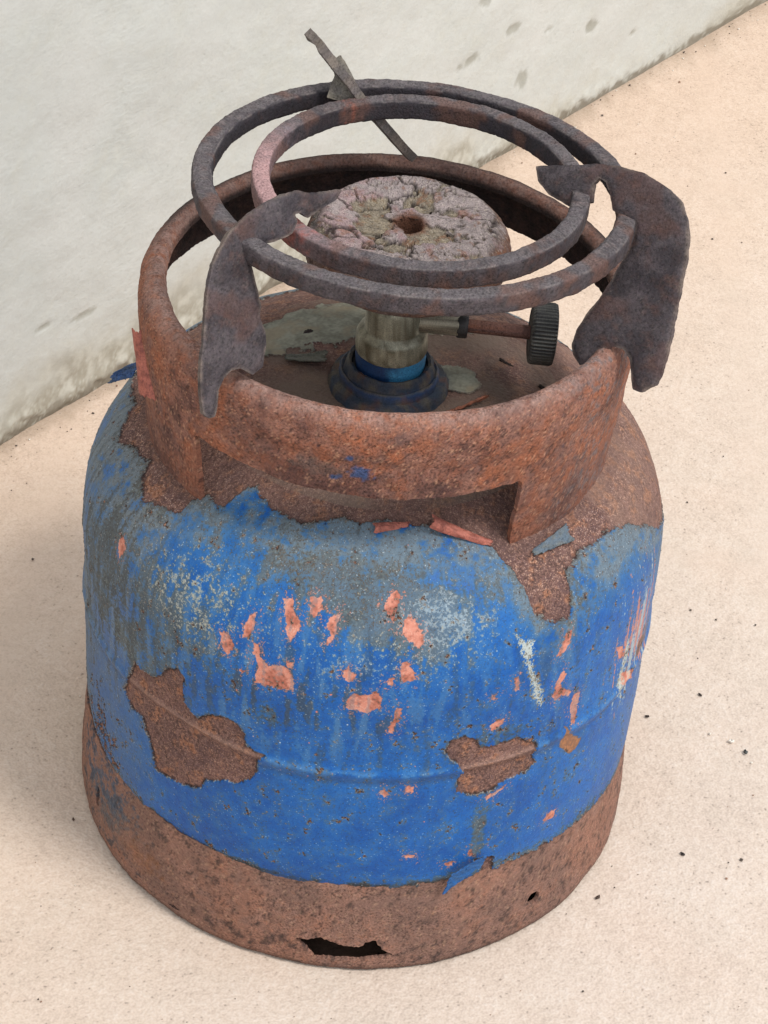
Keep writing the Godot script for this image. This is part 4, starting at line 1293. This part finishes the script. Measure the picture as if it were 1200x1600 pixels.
func on_body(az: float, smm: float, off: float) -> Array:     # point, outward, along the slope upwards, sideways
	var b := body_point(smm * 0.001)
	var b2 := body_point(smm * 0.001 + 0.001)
	var t := (b2 - b).normalized()
	var th := deg_to_rad(az)
	var d := Vector3(sin(th), 0, cos(th))
	var out := (d * t.y - Vector3(0, t.x, 0)).normalized()
	return [d * b.x + Vector3(CX, b.y, 0) + out * off, out, (d * t.x + Vector3(0, t.y, 0)).normalized(), Vector3(cos(th), 0, -sin(th))]

func make_flakes(cyl: Node3D) -> void:
	var pink := lin(196, 118, 102)
	var pink2 := lin(146, 84, 74)
	# curled strip standing against the left of the collar, and the blue tongue behind it
	flake(cyl, "salmon curled strip of paint by the collar's left leg", Vector3(-0.1070, 0.2810, 0.0530), Vector3(0.95, 0.0, 0.30), Vector3(-0.20, 0.78, -0.50), 0.031, 0.022, 0.009, 2.6, -1.0, 0.0, -0.002, pink, pink2)
	flake(cyl, "blue tongue of lifted paint on the left shoulder", Vector3(-0.1200, 0.2600, 0.0020), Vector3(0.30, 0.80, -0.35), Vector3(-0.88, -0.42, -0.10), 0.0125, 0.013, 0.006, 1.0, 1.0, 0.002, -0.002, lin(62, 96, 150), lin(80, 100, 128))
	var a := on_body(29.5, 214, 0.0012)
	flake(cyl, "salmon sliver of paint curled up on the front shoulder", a[0], a[2] * 0.8 + a[3] * 0.5, a[3] * -0.86 + a[2] * 0.60, 0.030, 0.004, 0.009, 3.0, -1.0, 0.004, 0.0, pink, pink2)
	a = on_body(9.5, 229.5, 0.0012)
	flake(cyl, "", a[0], a[2], a[3] * -1.0 - a[2] * 0.1, 0.016, 0.003, 0.006, 2.4, -1.0, 0.001, 0.0, pink, pink2)
	a = on_body(27.0, 29, 0.0035)
	flake(cyl, "blue flap of paint hanging over the foot ring", a[0], a[2] * 1.0 + a[3] * 0.25, a[3] * -1.0 - a[2] * 0.45, 0.021, 0.010, 0.014, 0.25, 1.0, 0.0, -0.002, lin(40, 104, 176), lin(62, 110, 164))
	a = on_body(38.5, 203, 0.0015)
	flake(cyl, "dull blue-grey scab of paint below the collar's right leg", a[0], a[2], a[3] + a[2] * 0.1, 0.024, 0.004, 0.009, 1.2, -1.0, 0.002, 0.0, lin(104, 122, 138), lin(120, 124, 122))
	a = on_body(-106, 276, 0.001)
	flake(cyl, "grey peeled edge of paint inside the collar", a[0], Vector3(0, 0.25, 1), Vector3(1, 0.0, 0.1), 0.020, 0.010, 0.014, 0.7, 1.0, 0.003, 0.0, lin(112, 112, 102), lin(92, 92, 84))
	a = on_body(60, 288, 0.001)
	flake(cyl, "salmon peeled edge beside the valve boss", a[0] + Vector3(-0.006, 0.0, 0.004), Vector3(-0.4, 0.35, 0.6), Vector3(0.85, 0.1, -0.52), 0.026, 0.007, 0.004, 1.6, -1.0, 0.001, 0.0, lin(186, 120, 96), lin(120, 84, 70))

func make_crumbs(cyl: Node3D) -> void:
	var rng := RandomNumberGenerator.new()
	rng.seed = 9
	for k in 14:
		var a := on_body(rng.randf_range(-150, 120), rng.randf_range(246, 292), 0.0006)
		var t := rng.randf() * TAU
		var x: Vector3 = a[2] * cos(t) + a[3] * sin(t)
		var y: Vector3 = a[3] * cos(t) - a[2] * sin(t)
		var c := lin(58, 44, 42) if k % 3 > 0 else lin(120, 84, 70)
		flake(cyl, "", a[0], x, y, rng.randf_range(0.004, 0.009), 0.004, rng.randf_range(0.001, 0.004), rng.randf_range(0.5, 1.6), 1.0, 0.002, 0.0, c, c.darkened(0.3))

func make_debris() -> void:
	var rng := RandomNumberGenerator.new()
	rng.seed = 77
	var mm := MultiMesh.new()
	mm.transform_format = MultiMesh.TRANSFORM_3D
	mm.use_colors = true
	mm.mesh = stone_mesh(5)
	var list := []
	while list.size() < 1250:
		var p := Vector3(rng.randf_range(-0.55, 0.75), 0, rng.randf_range(-1.1, 0.5))
		if (p - WALL_A).dot(WALL_N) < 0.004 or Vector2(p.x, p.z).length() < 0.153: continue
		if list.size() > 1000:
			p = WALL_A + WALL_D * rng.randf_range(-0.5, 1.2) + WALL_N * (0.003 + 0.02 * pow(rng.randf(), 2.0))
		var s := 0.0006 + 0.0016 * pow(rng.randf(), 4.0)
		var b := Basis(Vector3.UP, rng.randf() * TAU).scaled(Vector3(s, s * 0.8, s))
		var c := lin(84, 74, 66) if rng.randf() < 0.5 else (lin(216, 208, 196) if rng.randf() < 0.5 else lin(150, 118, 98))
		list.append([Transform3D(b, p + Vector3(0, s * 0.15, 0)), c])
	mm.instance_count = list.size()
	for i in list.size():
		mm.set_instance_transform(i, list[i][0])
		mm.set_instance_color(i, list[i][1])
	var mi := MultiMeshInstance3D.new()
	mi.name = "grit"
	mi.multimesh = mm
	mi.material_override = M.grit
	add_child(mi)
	tag(mi, "dark and pale grit scattered over the beige floor and along the wall foot", "grit")
	mi.set_meta("kind", "stuff")

	# the few bits large enough to tell apart
	var bits := [
		["pebble", "small white pebble on the floor to the right of the cylinder", "pebble", Vector3(0.216, 0, -0.041), 0.0046, lin(222, 216, 206), 3],
		["paint_chip", "dark grey chip on the floor just beyond the white pebble", "chip", Vector3(0.2235, 0, -0.033), 0.0046, lin(78, 80, 78), 8],
		["rust_chip", "black rust chip lying alone right of the foot ring", "chip", Vector3(0.183, 0, 0.050), 0.0034, lin(44, 36, 34), 12],
		["rust_chip", "small dark rust chip farthest up the floor on the right, level with the torn paint", "chip", Vector3(0.200, 0, -0.078), 0.0034, lin(52, 42, 38), 15],
		["rust_chip", "dark rust chip nearest the blue right flank of the cylinder", "chip", Vector3(0.168, 0, -0.056), 0.0036, lin(48, 38, 34), 19],
		["rust_chip", "round dark rust chip close in front of the foot ring's small hole", "chip", Vector3(0.136, 0, 0.086), 0.0040, lin(70, 54, 46), 23],
		["rust_chip", "brown rust chip on the floor left of the cylinder", "chip", Vector3(-0.147, 0, 0.060), 0.0030, lin(74, 54, 44), 27],
	]
	for b in bits:
		var o := put(b[0], stone_mesh(b[6]), M.grit.duplicate(), self)
		o.material_override.albedo_color = Color(b[5]).linear_to_srgb()
		o.scale = Vector3(1.0, 0.7, 0.75) * float(b[4]) * 0.8
		o.position = b[3] + Vector3(0, float(b[4]) * 0.2, 0)
		o.rotation.y = float(b[6])
		tag(o, b[1], b[2])
